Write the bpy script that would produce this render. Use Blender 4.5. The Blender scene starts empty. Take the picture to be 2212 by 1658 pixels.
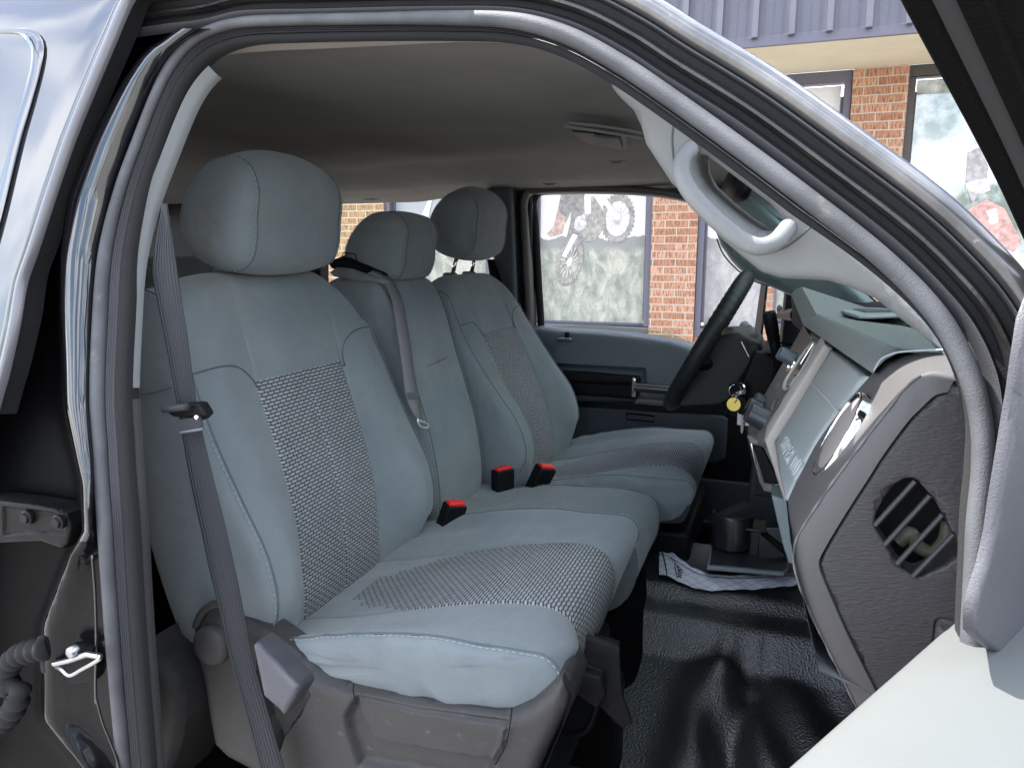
import bpy, bmesh, math, random
import numpy as np
from mathutils import Vector, geometry, Matrix
random.seed(7)
R = math.radians
S = bpy.context.scene
# ------------------------------------------------------------------ camera, sky, sun
CZ = 1.70                      # eye height of the camera above the ground
FP, PW, PH = 1600.0, 2212.0, 1658.0
YAW, PIT = R(20), R(10.2)
cam = bpy.data.cameras.new('camera'); co = bpy.data.objects.new('camera', cam); S.collection.objects.link(co)
cam.sensor_width = 36; cam.lens = 36*FP/PW; cam.clip_end = 500; cam.clip_start = 0.02
co.location = (0, 0, CZ); co.rotation_euler = (R(90)-PIT, 0, YAW); S.camera = co
SUN_EL, SUN_AZ = R(60), R(-89)      # azimuth measured from +Y towards +X of where the sun stands
W = bpy.data.worlds.new('World'); S.world = W; W.use_nodes = True
nt = W.node_tree; nt.nodes.clear()
def N(tree, t, **k):
    n = tree.nodes.new(t)
    for a, b in k.items(): setattr(n, a, b)
    return n
wo = N(nt, 'ShaderNodeOutputWorld'); bg = N(nt, 'ShaderNodeBackground'); sk = N(nt, 'ShaderNodeTexSky', sky_type='NISHITA')
sk.sun_disc = False; sk.sun_elevation = SUN_EL; sk.sun_rotation = SUN_AZ; sk.altitude = 100; sk.air_density = 1.0; sk.dust_density = 1.5
bg.inputs[1].default_value = 0.15
tc = N(nt, 'ShaderNodeTexCoord'); ns = N(nt, 'ShaderNodeTexNoise'); ns.inputs['Scale'].default_value = 4.6; ns.inputs['Detail'].default_value = 9; ns.inputs['Roughness'].default_value = .58; ns.inputs['Distortion'].default_value = .35
cr = N(nt, 'ShaderNodeValToRGB'); cr.color_ramp.elements[0].position = .47; cr.color_ramp.elements[1].position = .57
mx = N(nt, 'ShaderNodeMix', data_type='RGBA'); mx.inputs[7].default_value = (8.5, 8.8, 9.4, 1)
nt.links.new(tc.outputs['Generated'], ns.inputs['Vector']); nt.links.new(ns.outputs['Fac'], cr.inputs[0]); nt.links.new(cr.outputs[0], mx.inputs[0])
nt.links.new(sk.outputs[0], mx.inputs[6]); nt.links.new(mx.outputs[2], bg.inputs[0]); nt.links.new(bg.outputs[0], wo.inputs[0])
sl = bpy.data.lights.new('sun', 'SUN'); sl.energy = 4.0; sl.angle = R(.5); sl.color = (1, .96, .9)
so = bpy.data.objects.new('sun', sl); S.collection.objects.link(so)
sd = Vector((math.sin(SUN_AZ)*math.cos(SUN_EL), math.cos(SUN_AZ)*math.cos(SUN_EL), math.sin(SUN_EL)))
so.rotation_euler = sd.to_track_quat('Z', 'Y').to_euler(); so.location = sd*30
S.view_settings.view_transform = 'Standard'; S.view_settings.look = 'None'; S.view_settings.gamma = 1; S.view_settings.exposure = 2.1
S.cycles.max_bounces = 10; S.cycles.diffuse_bounces = 6; S.cycles.use_denoising = True; S.cycles.caustics_reflective = False; S.cycles.caustics_refractive = False
S.cycles.sample_clamp_indirect = 6

# ------------------------------------------------------------------ geometry helpers (metres, z measured from the eye height)
_s, _c, _sp, _cp = math.sin(YAW), math.cos(YAW), math.sin(PIT), math.cos(PIT)
RT = np.array([_c, _s, 0.]); UP = np.array([-_s*_sp, _c*_sp, _cp]); FW = np.array([-_s*_cp, _c*_cp, -_sp])
def ray(u, v): return FW+(u-PW/2)/FP*RT-(v-PH/2)/FP*UP
def PY(u, v, y): d = ray(u, v); return d*(y/d[1])
def PX(u, v, x): d = ray(u, v); return d*(x/d[0])
def PZ(u, v, z): d = ray(u, v); return d*(z/d[2])
def PP(u, v, p0, n):
    d = ray(u, v); return d*(np.dot(p0, n)/np.dot(d, n))
A = np.array
def unit(v): v = A(v, float); return v/(np.linalg.norm(v)+1e-12)
def cr_open(pts, n):
    P = A(pts, float); m = len(P); out = []
    L = np.r_[0, np.cumsum(np.linalg.norm(np.diff(P, axis=0), axis=1)+1e-9)]
    for s in np.linspace(0, L[-1], n):
        i = min(m-2, max(0, int(np.searchsorted(L, s)-1))); t = (s-L[i])/(L[i+1]-L[i])
        p1, p2 = P[i], P[i+1]; h = L[i+1]-L[i]
        m1 = (P[i+1]-P[i-1])/(L[i+1]-L[i-1])*h if i > 0 else (p2-p1)
        m2 = (P[i+2]-P[i])/(L[i+2]-L[i])*h if i < m-2 else (p2-p1)
        out.append((2*t**3-3*t**2+1)*p1+(t**3-2*t**2+t)*m1+(-2*t**3+3*t**2)*p2+(t**3-t**2)*m2)
    return A(out)
def cr_closed(pts, per):
    P = A(pts, float); m = len(P); out = []
    for i in range(m):
        p0, p1, p2, p3 = P[i-1], P[i], P[(i+1) % m], P[(i+2) % m]
        d = max(np.linalg.norm(p2-p1), 1e-6); d0 = max(np.linalg.norm(p1-p0), 1e-6); d2 = max(np.linalg.norm(p3-p2), 1e-6)
        m1 = (p2-p0)/(d+d0)*d; m2 = (p3-p1)/(d+d2)*d
        for k in range(per):
            t = k/per; out.append((2*t**3-3*t**2+1)*p1+(t**3-2*t**2+t)*m1+(-2*t**3+3*t**2)*p2+(t**3-t**2)*m2)
    return A(out)
def sstep(a, b, x):
    t = np.clip((np.asarray(x, float)-a)/(b-a), 0, 1); return t*t*(3-2*t)
def interp(x, xs, ys): return float(np.interp(x, xs, ys))

class MB:
    def __init__(s): s.v = []; s.f = []; s.m = []; s.uv = {}
    def add(s, verts, faces, mat=0, uvs=None):
        o = len(s.v); s.v += [tuple(map(float, p)) for p in verts]
        for k, f in enumerate(faces):
            if uvs is not None: s.uv[len(s.f)] = [uvs[i] for i in f]
            s.f.append([i+o for i in f]); s.m.append(mat[k] if isinstance(mat, (list, tuple)) else mat)
        return o
    def grid(s, G, cu=False, cv=False, mat=0, uv=None, matfn=None, flip=False):
        G = A(G); nu, nv = G.shape[:2]; F = []; M = []
        for i in range(nu if cu else nu-1):
            for j in range(nv if cv else nv-1):
                a, b, c, d = i*nv+j, ((i+1) % nu)*nv+j, ((i+1) % nu)*nv+(j+1) % nv, i*nv+(j+1) % nv
                F.append([a, d, c, b] if flip else [a, b, c, d]); M.append(matfn(i, j) if matfn else mat)
        s.add(G.reshape(-1, 3), F, M, None if uv is None else A(uv).reshape(-1, 2).tolist())
    def box(s, c, d, mat=0, M=None):
        c = A(c, float); d = A(d, float)/2; V = []
        for x in (-1, 1):
            for y in (-1, 1):
                for z in (-1, 1):
                    p = A([x, y, z])*d
                    if M is not None: p = M@p
                    V.append(c+p)
        s.add(V, [[0, 1, 3, 2], [4, 6, 7, 5], [0, 4, 5, 1], [2, 3, 7, 6], [0, 2, 6, 4], [1, 5, 7, 3]], mat)
    def tube(s, path, r, n=10, closed=False, mat=0, caps=True, flat=1.0, nrm=None):
        P = A(path, float); m = len(P); G = []
        up = A([0.13, .21, .97]) if nrm is None else A(nrm, float); prev = None
        for i in range(m):
            if closed: t = P[(i+1) % m]-P[i-1]
            else: t = P[min(i+1, m-1)]-P[max(i-1, 0)]
            t = unit(t)
            if prev is None or nrm is not None: a = unit(np.cross(t, up))
            else: a = unit(prev-t*np.dot(prev, t))
            b = np.cross(t, a); prev = a
            rr = r[i] if hasattr(r, '__len__') else r
            G.append([P[i]+a*rr*math.cos(q)+b*rr*flat*math.sin(q) for q in np.linspace(0, 2*math.pi, n, endpoint=False)])
        s.grid(G, cu=closed, cv=True, mat=mat)
        if caps and not closed:
            o = len(s.v)-m*n
            s.f.append([o+k for k in range(n)]); s.m.append(mat)
            s.f.append([o+(m-1)*n+k for k in reversed(range(n))]); s.m.append(mat)
    def sweep(s, path, prof, nrm, closed_prof=False, closed=False, matfn=None, mat=0, caps=False):
        P = A(path, float); m = len(P); G = []
        for i in range(m):
            t = unit(P[(i+1) % m]-P[i-1]) if closed else unit(P[min(i+1, m-1)]-P[max(i-1, 0)])
            nn = nrm(i/(m-1)) if callable(nrm) else nrm
            a = unit(np.cross(nn, t)); b = unit(np.cross(t, a))
            pr = prof(i/(m-1)) if callable(prof) else prof
            G.append([P[i]+a*x+b*y for x, y in pr])
        s.grid(G, cu=closed, cv=closed_prof, matfn=(lambda i, j: matfn[j]) if matfn else None, mat=mat)
        if caps and closed_prof:
            k = len(G[0]); o = len(s.v)-m*k
            s.f.append([o+q for q in range(k)]); s.m.append(mat); s.f.append([o+(m-1)*k+q for q in reversed(range(k))]); s.m.append(mat)
    def lathe(s, c, axis, prof, n=40, mat=0, a0=0, a1=2*math.pi, ref=None):
        ax = unit(axis); e1 = unit(np.cross(ax, ref if ref is not None else ([0, 0, 1] if abs(ax[2]) < .9 else [1, 0, 0]))); e2 = np.cross(ax, e1)
        full = abs(a1-a0-2*math.pi) < 1e-6; c = A(c, float)
        G = [[c+ax*h+r*(e1*math.cos(q)+e2*math.sin(q)) for r, h in prof] for q in np.linspace(a0, a1, n, endpoint=not full)]
        s.grid(G, cu=full, mat=mat)
    def prism(s, poly3, ext, mat=0):
        P = [A(p, float) for p in poly3]; n = len(P); e = A(ext, float)
        s.add(P+[p+e for p in P], [list(range(n)), [n+k for k in reversed(range(n))]]+[[k, n+k, n+(k+1) % n, (k+1) % n] for k in range(n)], mat)

ORG = {}
def mk(name, mb, mats, parent=None, smooth=40, bevel=0, seg=2, subsurf=0, solid=0):
    me = bpy.data.meshes.new(name); org = ORG.get(parent.name, (0, 0, 0)) if parent else (0, 0, 0)
    me.from_pydata([(x-org[0], y-org[1], z+CZ-org[2]) for x, y, z in mb.v], [], mb.f)
    for m in (mats if isinstance(mats, (list, tuple)) else [mats]): me.materials.append(m)
    me.polygons.foreach_set('material_index', mb.m)
    if mb.uv:
        ul = me.uv_layers.new(name='UVMap')
        for k, f in mb.uv.items():
            if k < len(me.polygons):
                p = me.polygons[k]
                for li, uvv in zip(p.loop_indices, f): ul.data[li].uv = uvv
    me.validate(); me.update()
    bm = bmesh.new(); bm.from_mesh(me); bmesh.ops.remove_doubles(bm, verts=bm.verts, dist=1e-5)
    bmesh.ops.recalc_face_normals(bm, faces=bm.faces); bm.to_mesh(me); bm.free()
    if smooth:
        me.shade_smooth()
        if smooth < 180: me.set_sharp_from_angle(angle=R(smooth))
    o = bpy.data.objects.new(name, me); S.collection.objects.link(o)
    if parent: o.parent = parent; ORG[o.name] = org
    else: ORG[o.name] = (0, 0, 0)
    if solid: md = o.modifiers.new('s', 'SOLIDIFY'); md.thickness = solid; md.offset = 0
    if bevel: md = o.modifiers.new('b', 'BEVEL'); md.width = bevel; md.segments = seg; md.limit_method = 'ANGLE'; md.angle_limit = R(35); md.harden_normals = False
    if subsurf: md = o.modifiers.new('ss', 'SUBSURF'); md.levels = subsurf; md.render_levels = subsurf
    return o
def thing(name, label, cat, loc=(0, 0, 0), group=None):
    o = bpy.data.objects.new(name, None); S.collection.objects.link(o); l = (loc[0], loc[1], loc[2]+CZ); o.location = l; ORG[o.name] = l
    o.empty_display_size = .1; return tag(o, label, cat, group)
def tag(o, label, cat, group=None):
    o['label'] = label; o['category'] = cat
    if group: o['group'] = group
    return o

def seg_dist(P, poly, closed=True):
    P = A(P); Q = A(poly); n = len(Q); best = np.full(len(P), 1e9)
    for i in range(n if closed else n-1):
        a, b = Q[i], Q[(i+1) % n]; ab = b-a; t = np.clip(((P-a)@ab)/(ab@ab+1e-15), 0, 1)
        best = np.minimum(best, np.linalg.norm(P-(a+t[:, None]*ab), axis=1))
    return best
def inside(P, poly):
    P = A(P); Q = A(poly); r = np.zeros(len(P), bool); n = len(Q)
    for i in range(n):
        a, b = Q[i], Q[(i+1) % n]
        c = ((a[1] > P[:, 1]) != (b[1] > P[:, 1])); x = (b[0]-a[0])*(P[:, 1]-a[1])/((b[1]-a[1]) if abs(b[1]-a[1]) > 1e-12 else 1e-12)+a[0]
        r ^= c & (P[:, 0] < x)
    return r
def densify(poly, step):
    out = []; n = len(poly)
    for i in range(n):
        a, b = A(poly[i]), A(poly[(i+1) % n]); k = max(1, int(np.linalg.norm(b-a)/step))
        out += [a+(b-a)*j/k for j in range(k)]
    return A(out)
def offs(poly, d):
    Q = A(poly); n = len(Q); area = sum(Q[i][0]*Q[(i+1) % n][1]-Q[(i+1) % n][0]*Q[i][1] for i in range(n)); sg = 1 if area > 0 else -1
    out = []
    for i in range(n):
        t = unit(Q[(i+1) % n]-Q[i-1]); out.append(Q[i]+sg*d*A([-t[1], t[0]]))
    return A(out)
def relief(mb, outline, plane, nrm, feats=(), holes=(), res=.008, skirt=.02, er=.004, mat=0, px=True, round_px=0, warp=None, uvs=False, hfn=None):
    """Pressed or moulded panel: an outline on a plane, raised or sunk zones with sloped sides, rounded edge and a skirt behind it."""
    p0 = A(plane, float); nrm = unit(nrm)
    a = unit(np.cross([0, 0, 1], nrm)) if abs(nrm[2]) < .9 else A([1., 0, 0]); b = np.cross(nrm, a)
    def to2(poly, k=0): return A([[np.dot(q-p0, a), np.dot(q-p0, b)] for q in [(PP(x, y, p0-k*nrm, nrm) if px else A(w)) for w in poly for (x, y) in [w[:2]]]])
    O = to2(outline, er*.8)
    if round_px: O = cr_closed(O, 6)
    O = densify(O, res); H = [densify(to2(h), res) for h in holes]; FT = [(densify(to2(f[0]), res), f[1], f[2], f[3] if len(f) > 3 else None) for f in feats]
    pts = [O]; edges = []; n0 = 0
    def ring(Q):
        nonlocal n0
        k = n0; n0 += len(Q); return [(k+i, k+(i+1) % len(Q)) for i in range(len(Q))]
    edges += ring(O)
    for h in H: pts.append(h); edges += ring(h)
    for f, h, bv, m in FT: pts.append(f); edges += ring(f)
    extra = [offs(O, er*k) for k in (.25, .6, 1.)]
    for h in H: extra += [offs(h, -er*k) for k in (.25, .6, 1.)]
    for f, h, bv, m in FT: extra += [offs(f, bv), offs(f, bv*.5), offs(f, -bv*.25)]
    lo, hi = O.min(0), O.max(0)
    gx = np.arange(lo[0], hi[0], res); gy = np.arange(lo[1], hi[1], res)
    g = A([[x+(res/2 if k % 2 else 0), y] for k, y in enumerate(gy) for x in gx])
    allb = np.vstack(pts)
    g = g[inside(g, O)]; g = g[seg_dist(g, O) > res*.6]
    for h in H: g = g[~inside(g, h)]; g = g[seg_dist(g, h) > res*.6] if len(g) else g
    e = np.vstack(extra); e = e[inside(e, O)]; e = e[seg_dist(e, O) > er*.15]
    for h in H: e = e[~inside(e, h)]
    P = np.vstack([allb, e, g])
    vs, es, fs, *_ = geometry.delaunay_2d_cdt([Vector(p) for p in P], edges, [], 0, 1e-6)
    V = A([[v.x, v.y] for v in vs]); fs = [list(f) for f in fs]
    C = A([V[f].mean(0) for f in fs]); ok = inside(C, O)
    for h in H: ok &= ~inside(C, h)
    hh = np.zeros(len(V)); d = seg_dist(V, O); ins = inside(V, O)
    for h in H: d = np.minimum(d, seg_dist(V, h))
    q = np.clip(1-d/er, 0, 1); hh -= er*(1-np.sqrt(np.clip(1-q*q, 0, 1)))
    fm = np.full(len(fs), mat)
    for f, h, bv, m in FT:
        iv = inside(V, f); dd = seg_dist(V, f)*iv; hh += h*sstep(0, 1, dd/bv)
        if m is not None: fm[inside(C, f) & (seg_dist(C, f) > 0)] = m
    if hfn is not None: hh += hfn(V)
    X = p0+V[:, :1]*a+V[:, 1:]*b+hh[:, None]*nrm
    if warp is not None: X = warp(X)
    F = [f for f, k in zip(fs, ok) if k]; M = [int(m) for m, k in zip(fm, ok) if k]
    mb.add(X, F, M, V.tolist() if uvs else None)
    for Q in [O]+H:
        top = p0+Q[:, :1]*a+Q[:, 1:]*b-er*nrm
        if hfn is not None: top = top+hfn(Q)[:, None]*nrm
        if warp is not None: top = warp(top)
        mb.grid([top, top-skirt*nrm], cv=True, mat=mat)
    return mb

# ------------------------------------------------------------------ materials
def principled(name):
    m = bpy.data.materials.new(name); m.use_nodes = True; t = m.node_tree; return m, t, t.nodes['Principled BSDF']
def mat(name, col, rough=.6, metal=0, bump=0, bscale=400, var=0, vscale=6, spec=.5, coat=0, ior=None, col2=None, sheen=0, trans=0, voro=False, coords='Object', dirt=None, bd=.002, vlo=.35, vhi=.65, stretch=None, bump2=None):
    m, t, b = principled(name); b.inputs['Base Color'].default_value = (*col, 1); b.inputs['Roughness'].default_value = rough; b.inputs['Metallic'].default_value = metal
    b.inputs['Specular IOR Level'].default_value = spec; b.inputs['Coat Weight'].default_value = coat; b.inputs['Coat Roughness'].default_value = .04; b.inputs['Sheen Weight'].default_value = sheen; b.inputs['Transmission Weight'].default_value = trans
    if ior: b.inputs['IOR'].default_value = ior
    tc = N(t, 'ShaderNodeTexCoord'); vec = tc.outputs[coords]
    if stretch:
        mp = N(t, 'ShaderNodeMapping'); mp.inputs['Scale'].default_value = stretch; t.links.new(vec, mp.inputs[0]); vec = mp.outputs[0]
    last = None
    if var or col2:
        n = N(t, 'ShaderNodeTexNoise'); n.inputs['Scale'].default_value = vscale; n.inputs['Detail'].default_value = 6; n.inputs['Roughness'].default_value = .6; t.links.new(vec, n.inputs['Vector'])
        r = N(t, 'ShaderNodeValToRGB'); r.color_ramp.elements[0].position = vlo; r.color_ramp.elements[1].position = vhi
        c2 = col2 if col2 else tuple(min(1, x*(1+var)) for x in col); c1 = col if col2 else tuple(x*(1-var) for x in col)
        r.color_ramp.elements[0].color = (*c1, 1); r.color_ramp.elements[1].color = (*c2, 1)
        t.links.new(n.outputs['Fac'], r.inputs[0]); t.links.new(r.outputs[0], b.inputs['Base Color']); last = r.outputs[0]
    if dirt:   # light scratches and dust specks: (colour, scale, threshold)
        v = N(t, 'ShaderNodeTexNoise'); v.inputs['Scale'].default_value = dirt[1]; v.inputs['Detail'].default_value = 10; v.inputs['Roughness'].default_value = .75; t.links.new(vec, v.inputs['Vector'])
        r2 = N(t, 'ShaderNodeValToRGB'); r2.color_ramp.elements[0].position = dirt[2]; r2.color_ramp.elements[1].position = dirt[2]+.1; t.links.new(v.outputs['Fac'], r2.inputs[0])
        mm = N(t, 'ShaderNodeMix', data_type='RGBA'); mm.inputs[7].default_value = (*dirt[0], 1); t.links.new(r2.outputs[0], mm.inputs[0])
        if last: t.links.new(last, mm.inputs[6])
        else: mm.inputs[6].default_value = (*col, 1)
        t.links.new(mm.outputs[2], b.inputs['Base Color'])
    if bump:
        if voro: n = N(t, 'ShaderNodeTexVoronoi'); n.inputs['Scale'].default_value = bscale; o = n.outputs['Distance']
        else: n = N(t, 'ShaderNodeTexNoise'); n.inputs['Scale'].default_value = bscale; n.inputs['Detail'].default_value = 3; o = n.outputs['Fac']
        t.links.new(vec, n.inputs['Vector']); bp = N(t, 'ShaderNodeBump'); bp.inputs['Strength'].default_value = bump; bp.inputs['Distance'].default_value = bd
        t.links.new(o, bp.inputs['Height']); t.links.new(bp.outputs[0], b.inputs['Normal'])
        if bump2:
            n2 = N(t, 'ShaderNodeTexNoise'); n2.inputs['Scale'].default_value = bump2[1]; n2.inputs['Detail'].default_value = 4; n2.inputs['Distortion'].default_value = .6; t.links.new(vec, n2.inputs['Vector'])
            b2 = N(t, 'ShaderNodeBump'); b2.inputs['Strength'].default_value = bump2[0]; b2.inputs['Distance'].default_value = bump2[2]; t.links.new(n2.outputs['Fac'], b2.inputs['Height']); t.links.new(b2.outputs[0], bp.inputs['Normal'])
    return m
def mesh_fabric(name, light, dark, w=.0145, h=.0058):
    """Woven insert: staggered rows of small pale ovals on a dark ground, laid out in metres of cloth."""
    m, t, b = principled(name); b.inputs['Roughness'].default_value = .85; b.inputs['Specular IOR Level'].default_value = .2
    uv = N(t, 'ShaderNodeUVMap'); sep = N(t, 'ShaderNodeSeparateXYZ'); t.links.new(uv.outputs[0], sep.inputs[0])
    def mth(op, a, bb=None, c=None):
        n = N(t, 'ShaderNodeMath', operation=op)
        for i, x in enumerate((a, bb, c)):
            if x is None: continue
            if isinstance(x, (int, float)): n.inputs[i].default_value = x
            else: t.links.new(x, n.inputs[i])
        return n.outputs[0]
    v = mth('DIVIDE', sep.outputs[1], h); row = mth('FLOOR', v); fv = mth('SUBTRACT', mth('FRACT', v), .5)
    u = mth('ADD', mth('DIVIDE', sep.outputs[0], w), mth('MULTIPLY', row, .5)); fu = mth('SUBTRACT', mth('FRACT', u), .5)
    # rounded oval: superellipse distance
    a = mth('POWER', mth('DIVIDE', mth('ABSOLUTE', fu), .45), 3.2); c = mth('POWER', mth('DIVIDE', mth('ABSOLUTE', fv), .37), 2.4)
    d = mth('ADD', a, c); mask = N(t, 'ShaderNodeMapRange'); mask.interpolation_type = 'SMOOTHSTEP'; mask.inputs[1].default_value = 1.35; mask.inputs[2].default_value = .75; mask.inputs[3].default_value = 0; mask.inputs[4].default_value = 1; t.links.new(d, mask.inputs[0])
    n = N(t, 'ShaderNodeTexNoise'); n.inputs['Scale'].default_value = 60; t.links.new(uv.outputs[0], n.inputs[0])
    n2 = N(t, 'ShaderNodeTexNoise'); n2.inputs['Scale'].default_value = 7; n2.inputs['Detail'].default_value = 3; t.links.new(uv.outputs[0], n2.inputs[0])
    mm = N(t, 'ShaderNodeMix', data_type='RGBA'); mm.inputs[6].default_value = (*dark, 1); mm.inputs[7].default_value = (*light, 1); t.links.new(mask.outputs[0], mm.inputs[0])
    hs = N(t, 'ShaderNodeHueSaturation'); t.links.new(mm.outputs[2], hs.inputs['Color']); t.links.new(mth('ADD', mth('MULTIPLY', n.outputs['Fac'], .5), mth('ADD', mth('MULTIPLY', n2.outputs['Fac'], .5), .5)), hs.inputs['Value']); t.links.new(hs.outputs[0], b.inputs['Base Color'])
    bp = N(t, 'ShaderNodeBump'); bp.inputs['Strength'].default_value = .6; bp.inputs['Distance'].default_value = .0012; t.links.new(mask.outputs[0], bp.inputs['Height']); t.links.new(bp.outputs[0], b.inputs['Normal'])
    return m
FAB = (.135, .160, .172)
M = dict(
 fabric=mat('seat_cloth', FAB, .95, bump=.35, bscale=1500, col2=(.205, .230, .236), vscale=4.5, sheen=.25, spec=.15, vlo=.3, vhi=.7, dirt=((.165, .16, .142), 3.2, .56), bump2=(.55, 11, .012)),
 insert=mesh_fabric('mesh_cloth', (.30, .312, .32), (.042, .042, .046)),
 stitch=mat('pale_thread', (.30, .345, .36), .9),
 seam=mat('dark_seam_cloth', (.09, .11, .12), .95),  # plain darker colour for seam lines
 plastic=mat('grey_moulded_plastic', (.037, .0355, .0355), .48, bump=.5, bscale=900, var=.12, vscale=8, dirt=((.10, .097, .09), 55, .60), spec=.45),
 plasticb=mat('smooth_lever_plastic', (.045, .046, .055), .45, bump=.2, bscale=900),
 black=mat('black_plastic', (.008, .008, .009), .45, bump=.2, bscale=700, spec=.12),
 blackm=mat('black_matt_rubber', (.018, .018, .019), .7, bump=.4, bscale=900, spec=.2),
 fuzzy=mat('black_flocked_trim', (.011, .011, .012), .95, bump=1, bscale=1400),
 carpet=mat('black_carpet', (.006, .006, .0065), 1, bump=1, bscale=500, spec=.05),
 bulb=mat('grey_door_seal', (.070, .072, .078), .6, bump=.3, bscale=700, var=.25, vscale=14, spec=.35, dirt=((.13, .125, .115), 30, .6)),
 rib=mat('ribbed_dark_rubber', (.042, .042, .047), .55, bump=.3, bscale=900),
 trim=mat('light_grey_trim', (.20, .208, .21), .55, bump=.35, bscale=1200, spec=.4, var=.05, vscale=9),
 liner=mat('headliner_cloth', (.20, .195, .185), 1, bump=.8, bscale=900, var=.08, vscale=5),
 liner_lit=mat('headliner_lit_edge_cloth', (.36, .32, .28), 1, bump=.8, bscale=900, var=.08, vscale=7),  # headliner cloth made paler: light bounced onto the rail is painted in
 paint=mat('black_gloss_paint', (.006, .006, .008), .05, coat=.3, ior=1.6, spec=.6),
 paintd=mat('dusty_black_paint', (.03, .03, .032), .22, coat=.4, ior=1.8, col2=(.075, .07, .065), vscale=18, bump=.15, bscale=90),
 silver=mat('grey_edge_strip', (.16, .16, .18), .25, metal=.6),
 chrome=mat('chrome', (.8, .8, .82), .08, metal=1),
 steel=mat('dark_steel', (.35, .35, .36), .3, metal=1),
 dashdark=mat('brown_grey_dash', (.070, .067, .067), .55, bump=.25, bscale=1500, spec=.4),
 dashgrain=mat('grained_dash_panel', (.042, .039, .041), .5, bump=.6, bscale=170, bd=.002, spec=.4, stretch=(1, 1, 3.4)),
 dashgrey=mat('grey_green_dash', (.26, .29, .285), .5, bump=.3, bscale=1200, spec=.4),
 dashpad=mat('soft_dash_pad', (.185, .20, .195), .6, bump=.9, bscale=520, spec=.4),
 glove=mat('glovebox_grey', (.30, .335, .34), .42, bump=.2, bscale=1500, spec=.4),
 bezel=mat('pale_bezel', (.50, .47, .44), .5, bump=.2, bscale=1600),
 doorblue=mat('blue_grey_door_vinyl', (.125, .150, .168), .5, bump=.6, bscale=500, spec=.5),
 doorlow=mat('dark_blue_grey_door_panel', (.050, .060, .072), .6, bump=.4, bscale=700),
 kick=mat('dark_grey_kick_plastic', (.065, .075, .085), .6, bump=.3, bscale=700),
 leather=mat('black_wheel_leather', (.014, .017, .018), .45, bump=.6, bscale=330, spec=.28),
 belt=mat('dark_belt_webbing', (.028, .029, .034), .75, bump=.6, bscale=1200, stretch=(1, 1, .1)),
 beltg=mat('worn_grey_belt_webbing', (.17, .165, .17), .7, bump=.5, bscale=900),
 red=mat('red_button', (.75, .02, .015), .35, coat=.3),
 orange=mat('orange_plastic', (.65, .25, .02), .5),
 white=mat('white_metal_plate', (.75, .74, .70), .4),
 brass=mat('worn_brass_tag', (.42, .33, .09), .35, metal=.8),
 teal=mat('pale_teal_pillar_trim', (.22, .29, .295), .5, bump=.25, bscale=1400),
 sill=mat('pale_sill_cap', (.095, .102, .10), .65, spec=.5, var=.03, vscale=5, dirt=((.17, .17, .17), 14, .66)),
 purple=mat('grey_purple_aluminium', (.10, .095, .125), .5),
 roofmetal=mat('grey_purple_roof_sheet', (.085, .082, .105), .5, var=.06, vscale=4),
 soffit=mat('cream_soffit', (.60, .54, .40), .85, var=.05, vscale=3),
 darkframe=mat('dark_brown_frame', (.045, .038, .035), .5),
 concrete=mat('light_concrete', (.27, .26, .245), .9, bump=.4, bscale=60, var=.18, vscale=3),
 mirror=mat('mirror_glass', (.9, .9, .9), .02, metal=1),
 posterw=mat('poster_sky', (.9, .9, .9), .7),
)
def glass_mat(name, tint, fac):
    m, t, b = principled(name); t.nodes.remove(b); out = t.nodes['Material Output']
    tr = N(t, 'ShaderNodeBsdfTransparent'); tr.inputs[0].default_value = (*tint, 1); gl = N(t, 'ShaderNodeBsdfGlossy'); gl.inputs['Roughness'].default_value = .01
    fr = N(t, 'ShaderNodeFresnel'); fr.inputs[0].default_value = 1.45; ml = N(t, 'ShaderNodeMath', operation='MULTIPLY'); ml.inputs[1].default_value = fac; t.links.new(fr.outputs[0], ml.inputs[0])
    mxs = N(t, 'ShaderNodeMixShader'); t.links.new(ml.outputs[0], mxs.inputs[0]); t.links.new(tr.outputs[0], mxs.inputs[1]); t.links.new(gl.outputs[0], mxs.inputs[2]); t.links.new(mxs.outputs[0], out.inputs[0]); return m
M['glass'] = glass_mat('green_tint_glass', (.72, .80, .66), 1); M['clear'] = glass_mat('windscreen_glass', (.80, .90, .80), 1); M['dark_glass'] = glass_mat('privacy_glass', (.42, .42, .40), 1)
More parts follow.
